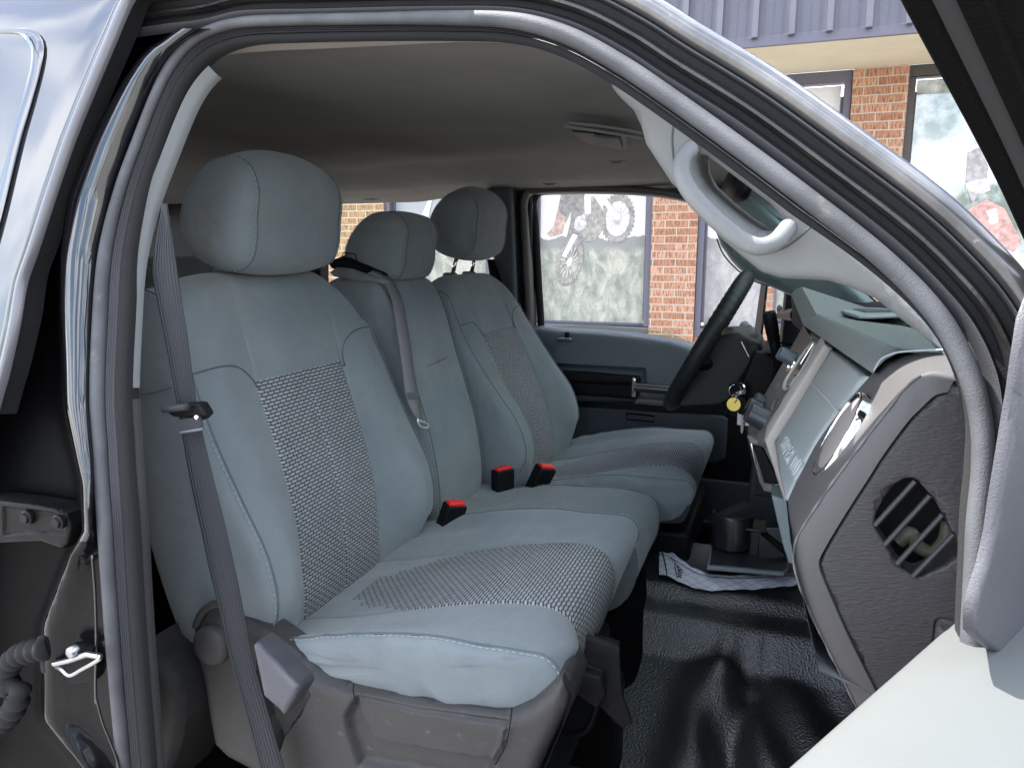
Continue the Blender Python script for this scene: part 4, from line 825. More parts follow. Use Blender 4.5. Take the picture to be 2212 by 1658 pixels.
def cush_profile(y, w):
    C = [(-.72, -.60), (-.60, -.566), (-.50, -.536), (-.40, -.508), (-.33, -.495), (-.28, -.494), (-.252, -.510), (-.240, -.545), (-.247, -.60), (-.275, -.66), (-.36, -.675)]
    B = [(-.72, -.575), (-.60, -.548), (-.50, -.522), (-.40, -.503), (-.33, -.491), (-.275, -.486), (-.240, -.496), (-.226, -.515), (-.235, -.555), (-.275, -.59), (-.36, -.60)]
    S_ = [(-.70, -.560), (-.60, -.530), (-.50, -.505), (-.40, -.489), (-.33, -.488), (-.275, -.486), (-.242, -.488), (-.226, -.51), (-.238, -.548), (-.275, -.585), (-.36, -.595)]
    a = abs(y); g = float(sstep(.10, .195, a)); h = float(sstep(.20, .255, a)); out = []
    for c, b, s_ in zip(C, B, S_):
        p = A(c)*(1-g)+A(b)*g; p = p*(1-h)+A(s_)*h; out.append(tuple(p))
    zb = -.675*(1-g)-.602*g
    return out+[(-.5, zb), (-.66, zb), (-.74, zb+.02)]
def head_profile(y, c=(-.805, .058), k=1.0, kz=1.0):
    B = [(.060, -.01), (.066, .042), (.052, .082), (.016, .100), (-.024, .092), (-.060, .060), (-.086, .012), (-.093, -.030), (-.072, -.070), (-.034, -.092), (.010, -.098), (.042, -.083), (.056, -.05)]
    q = 1-.10*(abs(y)/.11)**3; qz = 1-.20*(abs(y)/.11)**2.5
    return [(c[0]+x*k*q, c[1]+(z*qz if z > 0 else z*(.5+.5*qz))*kz) for x, z in B]
def rot(P, piv, ang):
    c, s_ = math.cos(ang), math.sin(ang); P = A(P); x = P[..., 0]-piv[0]; z = P[..., 2]-piv[1]; Q_ = P.copy()
    Q_[..., 0] = piv[0]+x*c-z*s_; Q_[..., 2] = piv[1]+x*s_+z*c; return Q_
def grooves(marks, depth=.0035, wd=.0035):
    def f(y, p, t): return -sum(depth*math.exp(-((y-q)/wd)**2) for q in marks)
    return f
def bucket(name, label, cy, dx=0, cdx=0, cdz=0, lean=0, hdz=0, hlean=0, shn=.02, shf=.085, hdx=0, near_open=True):
    s = thing(name, label, 'car seat', (-.55+dx, cy, -.92), 'front seats of the truck')
    piv = (-.70, -.60); xb = lambda P: rot(P, piv, lean)+A([dx, cy, 0]); xc = lambda P: A(P)+A([dx+cdx, cy, cdz]); xh = lambda P: rot(A(P)+A([hdx, 0, hdz]), piv, hlean)+A([dx, cy, 0])
    # backrest
    w = .250; ys = stations(w, [-.12, .12, .004])
    sh = Shape(lambda y: back_profile(y, w, shn, shf), 4, ys, ends=.022)
    m = MB()
    def gr(y, p, t):
        d = -.0035*math.exp(-((abs(y)-.12)/.0032)**2)*(t < .45 and p[2] < -.13)
        d -= .0022*math.exp(-((y-.004)/.004)**2)*float(sstep(-.22, -.26, p[2]))*(t < .4)
        d += .0014*math.sin(p[2]*70+y*40)*math.sin(y*60+p[2]*20)*float(sstep(-.4, -.55, p[2])); return d
    L, G, Wd, nr = build_shape(m, sh, xb, insert=lambda c, t: abs(c[1]) < .12 and -.628 < c[2] < -.207 and c[0] > -.79, groove=gr)
    o = mk('backrest', m, [M['fabric'], M['insert']], s, smooth=180)
    n = G.shape[1]
    i0 = 9; i1 = len(L)-10
    for i, sd_ in ((i0, -1), (i1, 1)):
        seam_line(Wd, G, i, 2, 52, o, xb, side=sd_*1.0)
    # shaped seams: across the shoulders and round the insert
    def fr(y, z):   # point on the front of the backrest
        P = cr_closed(back_profile(y, w, shn, shf), 4)[:44]; k = int(np.argmin(abs(P[:, 1]-z))); return P[k][0]
    for pts in ([(-.249, -.168), (-.20, -.164), (-.16, -.172), (-.135, -.19), (-.122, -.21)], [(.249, -.150), (.20, -.148), (.165, -.152), (.138, -.168), (.124, -.19), (.121, -.21)], [(-.121, -.208), (-.06, -.2065), (0, -.2065), (.06, -.207), (.121, -.209)]):
        Pq = cr_open([(fr(y, z)+.0006, y, z) for y, z in pts], 30); mm = MB(); mm.tube(xb(Pq), .0011, 5); mk('seam_line', mm, M['seam'], o, smooth=180)
    # cushion
    w2 = .255; ys = stations(w2, [-.12, .12])
    sh = Shape(lambda y: cush_profile(y, w2), 5, ys, ends=.014)
    m = MB()
    def gr2(y, p, t):
        d = -.003*math.exp(-((abs(y)-.12)/.0032)**2)*(t < .72)
        d -= .003*math.exp(-((p[0]+.375)/.004)**2)*(abs(y) < .12)*(t < .5)
        if abs(y) > .17: d += .0022*math.sin(p[0]*85+p[2]*60+math.sin(p[0]*23)*2)*float(sstep(.17, .25, abs(y)))*float(sstep(-.50, -.53, p[2]))
        return d
    L, G, Wd, nr = build_shape(m, sh, xc, insert=lambda c, t: abs(c[1]) < .12 and c[0] > -.645+.15*(max(0, abs(c[1])-.02)/.1)**2.2 and t < .70 and c[2] > -.662, groove=gr2, side=lambda P, k: (1-k*.3)*(.0035*np.sin((P[:, 0]*1.0+P[:, 2]*1.5)*62+2*np.sin(P[:, 0]*14))*sstep(-.66, -.5, P[:, 0])*sstep(-.25, -.33, P[:, 0])+.002*np.sin(P[:, 0]*120+P[:, 2]*40)))
    # soft creases pulled into the side panel
    o2 = mk('seat_cushion', m, [M['fabric'], M['insert']], s, smooth=180)
    for i, sd_ in ((9, -1), (len(L)-10, 1)): seam_line(Wd, G, i, 2, 40, o2, xc, side=sd_*.9)
    # headrest
    ys = stations(.108, [], step=.01); sh = Shape(lambda y: head_profile(y), 5, ys, ends=.034)
    m = MB(); L, G, Wd, nr = build_shape(m, sh, xh, groove=lambda y, p, t: 0)
    o3 = mk('headrest', m, M['fabric'], s, smooth=180)
    for i, sd_ in ((9, -1), (len(L)-10, 1)): seam_line(Wd, G, i, 0, G.shape[1]+1, o3, xh, side=sd_*.7, off=.001, r=.0014)
    for yy in (-.065, .065):
        m = MB(); m.tube([xh([[-.825, yy, -.02]])[0], xh([[-.845, yy, -.085]])[0]], .0058, 12); mk('headrest_post', m, M['chrome'], o3, smooth=180)
        m = MB(); q = xb([[-.852, yy, -.0315]])[0]; m.lathe(q, (0, 0, 1), [(.020, -.01), (.020, .002), (.016, .005), (0, .005)], 20); mk('post_collar', m, M['dashpad'], o, smooth=50)
    # base
    m = MB(); m.box((-.48+dx, cy, -.72), (.44, .40, .10)); m.box((-.48+dx, cy-.17, -.86), (.5, .05, .20)); m.box((-.48+dx, cy+.17, -.86), (.5, .05, .20)); mk('seat_base', m, M['black'], s, bevel=.01)
    m = MB(); m.box(xb([[-.74, -.215, -.60]])[0], (.05, .012, .035)); m.box(xb([[-.74, .215, -.60]])[0], (.05, .012, .035)); mk('hinge_cover', m, M['orange'], s, bevel=.003)
    return s
psg = bucket('bucket_seat', 'grey-blue passenger bucket seat nearest the open door, with woven insert', 1.05)
drs = bucket('bucket_seat', 'grey driver seat behind the steering wheel, its headrest raised on bare chrome posts', 1.93, dx=.085, cdx=-.025, cdz=-.035, lean=R(9.5), hdz=.016, hdx=-.085, hlean=R(1), shn=.03, shf=.085)
# centre seat
cs = thing('jump_seat', 'narrow plain centre seat between the two front bucket seats', 'car seat', (-.55, 1.5, -.92), 'front seats of the truck')
def cb(y):
    e = float(sstep(.09, .135, abs(y))); top = -.052-.025*e*(1 if y > 0 else .6)
    f = [(-.672, -.60), (-.664, -.56), (-.664, -.50), (-.680, -.40), (-.706, -.31), (-.729, -.235), (-.752, -.15), (-.772, -.10), (-.80, -.066)]
    f = [(x-.012*e, min(z, top)) for x, z in f]
    return f+[(-.84, top), (-.90, top-.002), (-.945, top-.02), (-.955, -.12), (-.95, -.25), (-.92, -.42), (-.86, -.56), (-.80, -.62), (-.72, -.63)]
cy = 1.505; xf = lambda P: A(P)+A([0, cy, 0])
m = MB(); sh = Shape(cb, 4, stations(.118, []), ends=.02); L, G, Wd, nr = build_shape(m, sh, xf); o = mk('backrest', m, M['fabric'], cs, smooth=180)
for i, sd_ in ((9, -1), (len(L)-10, 1)): seam_line(Wd, G, i, 2, 52, o, xf, side=sd_*1.0)
def frc(y, z):
    P = cr_closed(cb(y), 4)[:34]; return P[int(np.argmin(abs(P[:, 1]-z)))][0]
for pts in ([(-.117, -.255), (0, -.246), (.117, -.242)],):
    mm = MB(); mm.tube(xf(cr_open([(frc(y, z)+.0005, y, z) for y, z in pts], 20)), .0011, 5); mk('seam_line', mm, M['seam'], o, smooth=180)
def cc(y):
    e = float(sstep(.08, .15, abs(y)))
    return [(-.70, -.58), (-.60, -.575), (-.50, -.556), (-.42, -.545-.006*e), (-.34, -.538-.008*e), (-.285, -.542-.008*e), (-.250, -.562), (-.238, -.60), (-.243, -.65), (-.272, -.70), (-.33, -.725), (-.45, -.72), (-.62, -.71), (-.70, -.68)]
m = MB(); sh = Shape(cc, 5, stations(.137, []), ends=.016); L, G, Wd, nr = build_shape(m, sh, xf, groove=lambda y, p, t: -.002*math.exp(-((abs(y)-.1)/.004)**2)*0); o = mk('seat_cushion', m, M['fabric'], cs, smooth=180)
for i, sd_ in ((9, -1), (len(L)-10, 1)): seam_line(Wd, G, i, 3, 44, o, xf, side=sd_*.9)
ch = lambda y: head_profile(y, c=(-.822, .008), k=1.0, kz=.78)
m = MB(); sh = Shape(ch, 5, stations(.070, [], step=.01), ends=.024); L, G, Wd, nr = build_shape(m, sh, lambda P: A(P)+A([0, cy, 0])); o = mk('headrest', m, M['fabric'], cs, smooth=180)
for i, sd_ in ((9, -1), (len(L)-10, 1)): seam_line(Wd, G, i, 0, G.shape[1]+1, o, xf, side=sd_*.7, off=.001, r=.0013)
# carpeted box under the centre seat
m = MB(); ring = []
for q in np.linspace(0, 2*math.pi, 60, endpoint=False):
    cx_, sy_ = math.cos(q), math.sin(q); ring.append((-.42+.17*math.copysign(abs(cx_)**.45, cx_), 1.50+.13*math.copysign(abs(sy_)**.45, sy_)))
m.grid([[(x, y, z) for x, y in [(-.42+(x-(-.42))*k, 1.5+(y-1.5)*k) for x, y in ring]] for z, k in ((-.69, .96), (-.70, 1.0), (-.80, 1.04), (-.86, 1.10), (-.90, 1.2), (-.95, 1.25))], cv=True); mk('seat_base', m, M['carpet'], cs, smooth=60)
# shoulder retractor on top of the centre seat and its belt
rt = MB(); rt.prism([PY(u, v, 1.40) for u, v in ((708, 568), (722, 560), (750, 560), (800, 580), (826, 592), (830, 600), (800, 602), (770, 600), (740, 590), (716, 580))], (0, .05, .01)); mk('belt_retractor', rt, M['black'], cs, bevel=.003)
rt = MB(); rt.grid([[PY(u, v, y) for y in (1.405, 1.45)] for u, v in ((742, 572), (738, 555), (742, 546), (752, 545), (768, 549), (772, 565))]); mk('belt_loop', rt, M['blackm'], cs, smooth=60, solid=.002)
m = MB(); relief(m, [(712, 588), (728, 577), (760, 580), (830, 604), (828, 612), (770, 606), (720, 596)], (0, 1.385, 0), (0, -1, .2), er=.004, res=.006, skirt=.05); mk('retractor_cover', m, M['fabric'], cs, smooth=60)
def pxs(u, v, off):
    x = -.74
    for _ in range(14):
        p = PX(u, v, x); x = float(np.interp(-p[2], [.04, .066, .10, .15, .235, .31, .40, .50, .60], [-.83, -.80, -.772, -.752, -.729, -.706, -.680, -.664, -.672]))+off
    return PX(u, v, x)
bl_ = cr_open([pxs(u, v, .012) for u, v in ((794, 590), (820, 602), (836, 622), (848, 655), (855, 700), (862, 745), (868, 790), (876, 850), (888, 885), (900, 903))], 60)
br_ = cr_open([pxs(u, v, .014) for u, v in ((806, 583), (838, 598), (858, 622), (872, 660), (880, 705), (888, 750), (894, 800), (903, 850), (909, 885), (909, 903))], 60)
m = MB(); m.grid([bl_, bl_*.5+br_*.5+A([.001, 0, 0]), br_])
cbelt = tag(mk('centre_lap_belt', m, M['beltg'], smooth=60, solid=.0016), 'worn light grey seat belt hanging down the front of the narrow centre seat', 'seat belt')
# widen to a real strip in depth: belt follows the seat
tg = MB(); tg.tube(cr_open([pxs(u, v, .012) for u, v in ((904, 898), (902, 908), (908, 920), (922, 924), (926, 918), (916, 912), (906, 908))], 24), .0022, 8); mk('belt_tongue', tg, mat('pale_latch_metal', (.7, .7, .66), .3, metal=.6), cbelt, smooth=180)
tg = MB(); tg.grid([[pxs(u, v, .0165) for u, v in r] for r in (((880, 848), (902, 846)), ((882, 862), (905, 860)))]); mk('belt_stitching', tg, M['seam'], cbelt, smooth=0, solid=.001)
# moulded side trim of the passenger seat
YT = .762
out = [(425, 1350), (434, 1325), (455, 1312), (485, 1316), (515, 1332), (545, 1344), (575, 1362), (600, 1378), (632, 1402), (664, 1430), (696, 1453), (728, 1468), (762, 1479), (828, 1494), (894, 1508), (982, 1523), (1069, 1536), (1104, 1534), (1148, 1517), (1178, 1492), (1201, 1468), (1214, 1458), (1226, 1474), (1232, 1500), (1231, 1522), (1218, 1552), (1201, 1585), (1179, 1628), (1150, 1700), (1080, 1760), (700, 1720), (560, 1662), (500, 1630), (470, 1600), (462, 1560), (452, 1500), (444, 1450), (428, 1400)]
F1 = ([(556, 1392), (590, 1410), (655, 1475), (672, 1500), (650, 1545), (615, 1592), (600, 1640), (566, 1560), (552, 1470)], -.022, .006)
F2 = ([(762, 1500), (900, 1530), (1104, 1558), (1100, 1580), (1088, 1625), (1072, 1660), (1040, 1710), (770, 1660), (742, 1575), (738, 1545)], -.014, .012)
F3 = ([(766, 1508), (900, 1536), (1098, 1566), (1088, 1615), (1070, 1648), (1000, 1640), (812, 1606), (794, 1590), (776, 1550)], .012, .006)
m = MB(); relief(m, out, (0, YT, 0), unit([0, -1, .0]), feats=[F1, F2, F3], er=.018, res=.0045, skirt=.035, warp=lambda X: X+np.stack([0*X[:, 0], .10*np.clip(X[:, 0]+.32, 0, 1)**1.0*np.clip((X[:, 0]+.32)/.1, 0, 1), 0*X[:, 0]], 1))
trm = mk('side_trim', m, M['plastic'], psg, smooth=50)
m = MB(); relief(m, [(549, 1391), (556, 1384), (566, 1392), (646, 1478), (650, 1490), (622, 1538), (614, 1542), (606, 1530), (572, 1500)], (0, YT-.012, 0), unit([.1, -1, .15]), er=.006, res=.006, skirt=.03); mk('recline_lever', m, M['plasticb'], trm, smooth=60)
m = MB(); c = PY(460, 1392, YT-.004); m.lathe(c, (0, -1, .0), [(.029, -.01), (.029, .004), (.027, .009), (.020, .013), (.010, .0155), (0, .016)], 40); 
mk('recliner_dome', m, M['plastic'], trm, smooth=60)
m = MB(); m.tube(cr_open([PY(u, v, YT-.001) for u, v in ((424, 1352), (436, 1324), (458, 1306), (480, 1304))], 16), .006, 10); mk('dome_ring', m, M['plastic'], trm, smooth=180)
m = MB(); m.tube(cr_open([PY(u, v, YT-.0025) for u, v in ((764, 1476), (763, 1490), (770, 1520))], 12), .0009, 6); m.tube(cr_open([PY(u, v, YT-.002) for u, v in ((1106, 1528), (1104, 1545), (1100, 1575), (1090, 1612), (1070, 1650))], 16), .0009, 6); mk('trim_gap', m, M['black'], trm, smooth=60)
# front end of the trim wraps round the cushion
m = MB(); m.grid([[PY(1216, 1464, .775)+A([0, k*.06, -.0]), PY(1231, 1500, .775)+A([0.002, k*.06, 0]), PY(1214, 1568, .775)+A([0, k*.06, 0]), PY(1180, 1645, .775)+A([0, k*.06, 0]), PY(1140, 1740, .775)+A([0, k*.06, 0])] for k in (0, .4, .8, 1.3)]); mk('trim_end', m, M['plastic'], trm, smooth=60)
# steel seat frame, slide rail and adjuster bar
m = MB(); relief(m, [(1232, 1372), (1250, 1368), (1318, 1392), (1338, 1402), (1340, 1440), (1344, 1500), (1366, 1560), (1345, 1572), (1290, 1520), (1240, 1470), (1225, 1440)], (0, 1.02, 0), (.2, -1, 0), er=.003, res=.01, skirt=.008, feats=[([(1275, 1500), (1292, 1482), (1308, 1495), (1316, 1525), (1300, 1540), (1280, 1525)], -.002, .002)]); mk('frame_bracket', m, M['blackm'], psg, smooth=40)
for u, v in ((1325, 1520), (1330, 1550)):
    m = MB(); m.lathe(PY(u, v, 1.015), (.2, -1, 0), [(0, .005), (.004, .0045), (.006, .002), (.0065, 0)], 16); mk('frame_rivet', m, M['blackm'], psg, smooth=60)
m = MB(); m.tube(cr_open([PY(u, v, .96) for u, v in ((1150, 1586), (1205, 1584), (1240, 1584), (1262, 1578), (1276, 1560), (1290, 1520), (1302, 1470), (1300, 1452), (1284, 1444), (1250, 1430), (1200, 1412))], 60), .0052, 12); mk('slide_bar', m, M['black'], psg, smooth=180)
m = MB(); m.tube([PY(1240, 1368, 1.05), PY(1335, 1400, 1.05)], .012, 10); m.tube([PY(1245, 1400, 1.2), PY(1325, 1400, 1.2)], .02, 10); mk('frame_tube', m, M['black'], psg, smooth=60)
m = MB(); relief(m, [(1242, 1470), (1262, 1450), (1300, 1460), (1310, 1500), (1290, 1530), (1245, 1500)], (0, 1.10, 0), (.2, -1, .3), er=.004, res=.01, skirt=.02); mk('frame_plate', m, M['black'], psg, smooth=40)
# ------------------------------------------------------------------ seat belts and buckles
def strip(L_, R_, y, n=60):
    a = cr_open([PY(u, v, y(v) if callable(y) else y) for u, v in L_], n); b = cr_open([PY(u, v, (y(v) if callable(y) else y)+.004) for u, v in R_], n)
    m = MB(); m.grid([a, a*.66+b*.34+A([0, -.0006, 0]), a*.33+b*.67+A([0, -.0006, 0]), b]); return m
BL = [(352, 440), (330, 585), (340, 650), (352, 709), (368, 790), (382, 868), (393, 934), (412, 1040), (437, 1154), (450, 1218), (470, 1300), (500, 1431), (532, 1550), (562, 1665), (590, 1760)]
BR = [(362, 440), (385, 600), (392, 650), (402, 709), (413, 790), (424, 868), (437, 934), (462, 1040), (490, 1154), (514, 1258), (528, 1330), (548, 1431), (580, 1540), (616, 1665), (645, 1760)]
m = strip(BL, BR, lambda v: .700+.02*float(sstep(400, 1700, v)), 120)
pb = tag(mk('passenger_seat_belt', m, M['belt'], smooth=180, solid=.0016), 'dark seat belt running from the door pillar down past the side of the nearest seat', 'seat belt')
m = MB(); rg = [(v, dx_) for v, dx_ in ()]
a = cr_open([PY(u, v, .703) for u, v in BL], 120)
for k in range(1, 8):
    f = k/8; p_ = [A(x)*(1-f)+A(y_)*f+A([0, -.0016, 0]) for x, y_ in zip(cr_open([PY(u, v, .700+.02*float(sstep(400, 1700, v))) for u, v in BL], 80), cr_open([PY(u, v, .704+.02*float(sstep(400, 1700, v))) for u, v in BR], 80))]
    m.tube(p_, .0008, 4)
mk('webbing_ribs', m, mat('webbing_rib', (.04, .042, .048), .8), pb, smooth=180)
m = MB(); relief(m, [(354, 882), (368, 875), (420, 870), (432, 872), (442, 888), (446, 896), (434, 908), (420, 902), (376, 900), (362, 890)], (0, .693, 0), (0, -1, 0), er=.003, res=.003, skirt=.012); mk('belt_slider', m, M['black'], pb, smooth=50)
m = MB(); m.tube([PY(355, 884, .686), PY(405, 878, .684)], .0055, 12, flat=.8); mk('belt_fold', m, M['belt'], pb, smooth=180)
m = MB(); m.grid([[PY(386, 906, .690), PY(434, 900, .690)], [PY(390, 934, .690), PY(438, 926, .690)]]); mk('belt_tab', m, M['belt'], pb, smooth=0, solid=.002)
m = MB(); m.tube([PY(390, 934, .688), PY(438, 926, .688)], .0018, 8); mk('tab_hem', m, mat('hem_thread', (.12, .13, .15), .8), pb, smooth=180)
m = MB(); m.lathe(PY(424, 901, .684), (0, -1, .2), [(0, .003), (.0028, .002), (.0035, 0)], 14); mk('belt_stud', m, M['chrome'], pb, smooth=180)
m = MB(); relief(m, [(358, 818), (370, 815), (374, 838), (366, 832)], (0, .79, 0), (0, -1, 0), er=.001, res=.004, skirt=.004); tg_ = mk('airbag_tag', m, M['black'], psg, smooth=40)
m = MB(); m.tube(cr_open([PY(u, v, .777) for u, v in ((305, 852), (330, 848), (352, 842), (372, 836))], 12), .0009, 5); mk('side_seam_line', m, M['seam'], psg, smooth=60)
def buckle(label, c, ax, size, ystem, stem_px):
    ax = unit(ax); b = thing('belt_buckle', label, 'belt buckle', c, 'seat belt buckles'); w, d, h = size
    e2 = unit(A([-.75, .5, 0])-ax*np.dot([-.75, .5, 0], ax)); e1 = np.cross(ax, e2); Mx = np.stack([e1, e2, ax], 1)
    m = MB(); m.box(A(c)-ax*h/2, (w, d, h), M=Mx); mk('buckle_body', m, M['black'], b, bevel=.004, seg=3)
    m = MB(); m.box(A(c)+ax*.002, (w*.80, d*.62, .008), M=Mx); mk('release_button', m, M['red'], b, bevel=.002)
    m = MB(); m.box(A(c)-ax*(h*.75)-.5*d*e2*0, (w*.45, d*1.02, .004), M=Mx); 
    m2 = MB(); m2.box(A(c)-ax*(h+.05), (w*.62, d*.45, .11), M=Mx); mk('buckle_stalk', m2, M['blackm'], b, bevel=.004)
    return b
buckle('buckle with red button nearest the open door, between nearest seat and centre seat', PY(984, 1088, 1.30), (.33, .0, .94), (.046, .028, .066), 0, 0)
buckle('left of the two red-buttoned buckles standing between centre and driver seats', PY(1086, 1013, 1.63), (0.0, -.0, 1), (.052, .030, .085), 0, 0)
buckle('right of the two red-buttoned buckles, tilted beside the driver cushion', PY(1180, 1008, 1.66), (.42, .0, .91), (.050, .030, .085), 0, 0)
# rear bench, barely lit behind the front seats
rb = thing('rear_bench', 'dim grey rear bench glimpsed in the dark behind the nearest front seat', 'rear seat', (-1.7, 1.49, -.95))
m = MB(); m.box((-1.62, 1.49, -.62), (.50, 1.40, .16)); mk('seat_cushion', m, M['fabric'], rb, bevel=.05, seg=5)
m = MB(); m.box((-1.98, 1.49, -.33), (.14, 1.40, .62)); mk('backrest', m, M['fabric'], rb, bevel=.05, seg=5)
m = MB(); m.box((-1.66, 1.49, -.83), (.42, 1.3, .26)); mk('seat_base', m, M['carpet'], rb, bevel=.02)
# ------------------------------------------------------------------ instrument panel
dash = thing('dashboard', 'grey dashboard with glovebox, chrome-ringed vent and grained end cap, seen from its open end', 'dashboard', (.2, 1.45, -.4))
def Q3(u, v, y): return PY(u, v, y)
# dark core behind every surface
m = MB(); m.prism([(.13, .80, -.14), (.14, .80, -.36), (.09, .80, -.44), (.30, .80, -.52), (.55, .80, -.45), (.55, .80, -.12)], (0, 1.42, 0)); mk('dash_core', m, M['black'], dash, smooth=0)
# padded top
m = MB(); v1, v2, v3, v4 = Q3(1735, 702, 1.5), Q3(1764, 679, 1.47), Q3(1732, 619, 1.6), Q3(1709, 635, 1.6); v5, v6, v7 = Q3(1942, 760, .82), Q3(1886, 807, .82), Q3(2050, 757, .79)
def lerp(a, b, t): return a+(b-a)*t
G = []
for t in np.linspace(0, 1, 30):
    lo = lerp(v1, v6, t); hi = lerp(v2, v5, t); bk = lerp(A([.40, 1.6, -.187]), A([.42, .77, -.150]), t); a = lerp(v3, v7, t) if t > 1 else None
    top = [lerp(hi, bk, k)+A([0, 0, .012*math.sin(math.pi*k)]) for k in (.04, .1, .2, .4, .6, .8, 1)]
    G.append([lo+A([.06, 0, .0]), lo, lerp(lo, hi, .3)+A([-.003, 0, 0]), lerp(lo, hi, .6)+A([-.003, 0, .001]), lerp(lo, hi, .93), hi+A([.003, 0, .001])]+top)
m.grid(G); mk('pad_front', m, M['dashpad'], dash, smooth=60)
m = MB(); m.grid([[v4+A([.02, .03, -.04]), v1+A([.02, 0, -.03])], [v4, v1], [lerp(v4, v3, .5)+A([-.002, 0, .002]), lerp(v1, v2, .5)], [v3, v2], [A([.20, 1.60, -.124]), A([.20, 1.5, -.136])], [A([.40, 1.6, -.187]), A([.40, 1.45, -.187])]])
m.grid([[v4, A([.03, 2.2, -.20])], [v3, A([.05, 2.2, -.19])], [A([.40, 1.6, -.187]), A([.3, 2.2, -.24])]]); m.grid([[v4, A([.03, 2.2, -.20])], [v4+A([.05, .03, -.04]), A([.08, 2.2, -.24])]])
mk('cluster_hood', m, M['dashpad'], dash, smooth=35)
m = MB(); m.tube(cr_open([Q3(1888, 800, .815), Q3(1903, 776, .815), Q3(1925, 765, .812), Q3(1945, 760, .81), Q3(1990, 757, .80), Q3(2048, 755, .79)], 60), .0011, 6); mk('pad_stitching', m, M['stitch'], dash, smooth=180)
zt = -.088
def top_pt(u, v, dz=0):
    P_ = PZ(u, v, -.124); return P_+A([0, 0, dz])
m = MB(); m.prism([top_pt(*p, .008) for p in ((1797, 680), (1815, 677), (1990, 684), (1990, 694), (1880, 699), (1853, 699))], (0, 0, .006)); mk('defrost_vent', m, M['glove'], dash, bevel=.002)
m = MB(); m.prism([top_pt(*p, .0145) for p in ((1830, 682), (1985, 688), (1985, 690), (1870, 692))], (0, 0, .001)); mk('defrost_slot', m, M['kick'], dash, smooth=0)
# glovebox
gn = unit([-.904, 0, .427]); gp0 = A([.0505, 1.0, -.205])
gl_ = [(1803, 757), (1840, 784), (1876, 813), (1846, 852), (1815, 890), (1790, 922), (1765, 962), (1738, 1010), (1708, 1080), (1702, 1085), (1690, 1030), (1679, 962), (1700, 925), (1750, 843)]
m = MB(); relief(m, gl_, gp0, gn, er=.006, res=.010, skirt=.06, feats=[([(1752, 828), (1756, 826), (1818, 894), (1815, 899)], -.002, .0015)]); gb = mk('glovebox', m, M['glove'], dash, smooth=60)
m = MB(); m.tube([PP(1754, 828, gp0, gn), PP(1815, 894, gp0, gn)], .0016, 6); mk('glovebox_split', m, M['bezel'], gb, smooth=60)
m = MB(); a_, b_, c_ = PP(1679, 962, gp0, gn), PP(1702, 1085, gp0, gn), PP(1800, 880, gp0, gn)
m.grid([[a_+A([.002, .08, 0]), b_+A([.002, -.12, 0])], [a_+A([.035, .08, -.125]), b_+A([.035, -.12, -.125])], [a_+A([.12, .08, -.15]), b_+A([.12, -.12, -.15])]]); mk('lower_dash_panel', m, M['glove'], dash, smooth=60)
def text_mesh(name, txt, size, o, ex, ey, mt, parent, ext=.0008, fitw=False):
    cu = bpy.data.curves.new(name, 'FONT'); cu.body = txt; cu.size = size; cu.extrude = ext; cu.space_character = 1.45
    ob = bpy.data.objects.new(name, cu); S.collection.objects.link(ob); dg_ = bpy.context.evaluated_depsgraph_get(); me = bpy.data.meshes.new_from_object(ob.evaluated_get(dg_)); bpy.data.objects.remove(ob)
    fit = np.linalg.norm(ex)/max(v.co.x for v in me.vertices) if fitw else 1; ex, ey = unit(ex), unit(ey); ez = np.cross(ex, ey); ex = ex*fit; m = MB(); m.add([A(o)+ex*v.co.x+ey*v.co.y+ez*v.co.z for v in me.vertices], [list(p.vertices) for p in me.polygons]); return mk(name, m, mt, parent, smooth=0)
gup = unit(np.cross(gn, [0, -1, 0])); gup = gup if gup[2] > 0 else -gup
tx = PP(1722, 1050, gp0, gn)-PP(1683, 962, gp0, gn); ty = gup
lm_ = mat('embossed_lettering', (.42, .46, .46), .4); lo_ = PP(1684, 964, gp0, gn)+gn*.0006
text_mesh('glovebox_lettering', 'SUPER', .031, lo_, tx*.52, ty, lm_, gb, fitw=True); text_mesh('glovebox_lettering', 'DUTY', .031, lo_+tx*.60, tx*.40, ty, lm_, gb, fitw=True)
# pale cheek and centre stack
m = MB(); relief(m, [(1781, 739), (1800, 753), (1748, 842), (1700, 920), (1677, 956), (1686, 1010), (1704, 1085), (1694, 1082), (1652, 950), (1700, 870), (1745, 800)], (0, 1.31, 0), (0, -1, 0), er=.005, res=.01, skirt=.10); chk = mk('stack_cheek', m, M['bezel'], dash, smooth=50)
sn = unit([-.885, -.17, .43]); sp0 = Q3(1700, 850, 1.43)
M['stack'] = mat('brown_grey_stack', (.17, .16, .15), .4, bump=.2, bscale=1200)
m = MB(); relief(m, [(1739, 701), (1783, 739), (1745, 803), (1700, 872), (1651, 951), (1640, 962), (1622, 955), (1617, 930), (1622, 905), (1650, 860), (1684, 801), (1712, 750)], sp0, sn, er=.004, res=.008, skirt=.12,
  feats=[([(1752, 726), (1762, 735), (1740, 772), (1728, 763)], -.004, .002), ([(1680, 818), (1690, 826), (1672, 850), (1664, 840)], .004, .002), ([(1674, 862), (1688, 868), (1676, 892), (1664, 884)], -.003, .0015), ([(1640, 870), (1655, 866), (1648, 890), (1636, 890)], -.003, .002)]); stk = mk('centre_stack', m, M['stack'], dash, smooth=50)
m = MB()
for h, w in ((.0, 1), (.0015, .8)): pass
ov_ = cr_closed([PP(u, v, sp0+sn*.002, sn) for u, v in ((1763, 738), (1762, 750), (1745, 785), (1722, 820), (1700, 842), (1693, 842), (1696, 826), (1715, 795), (1738, 762), (1754, 742))], 6)
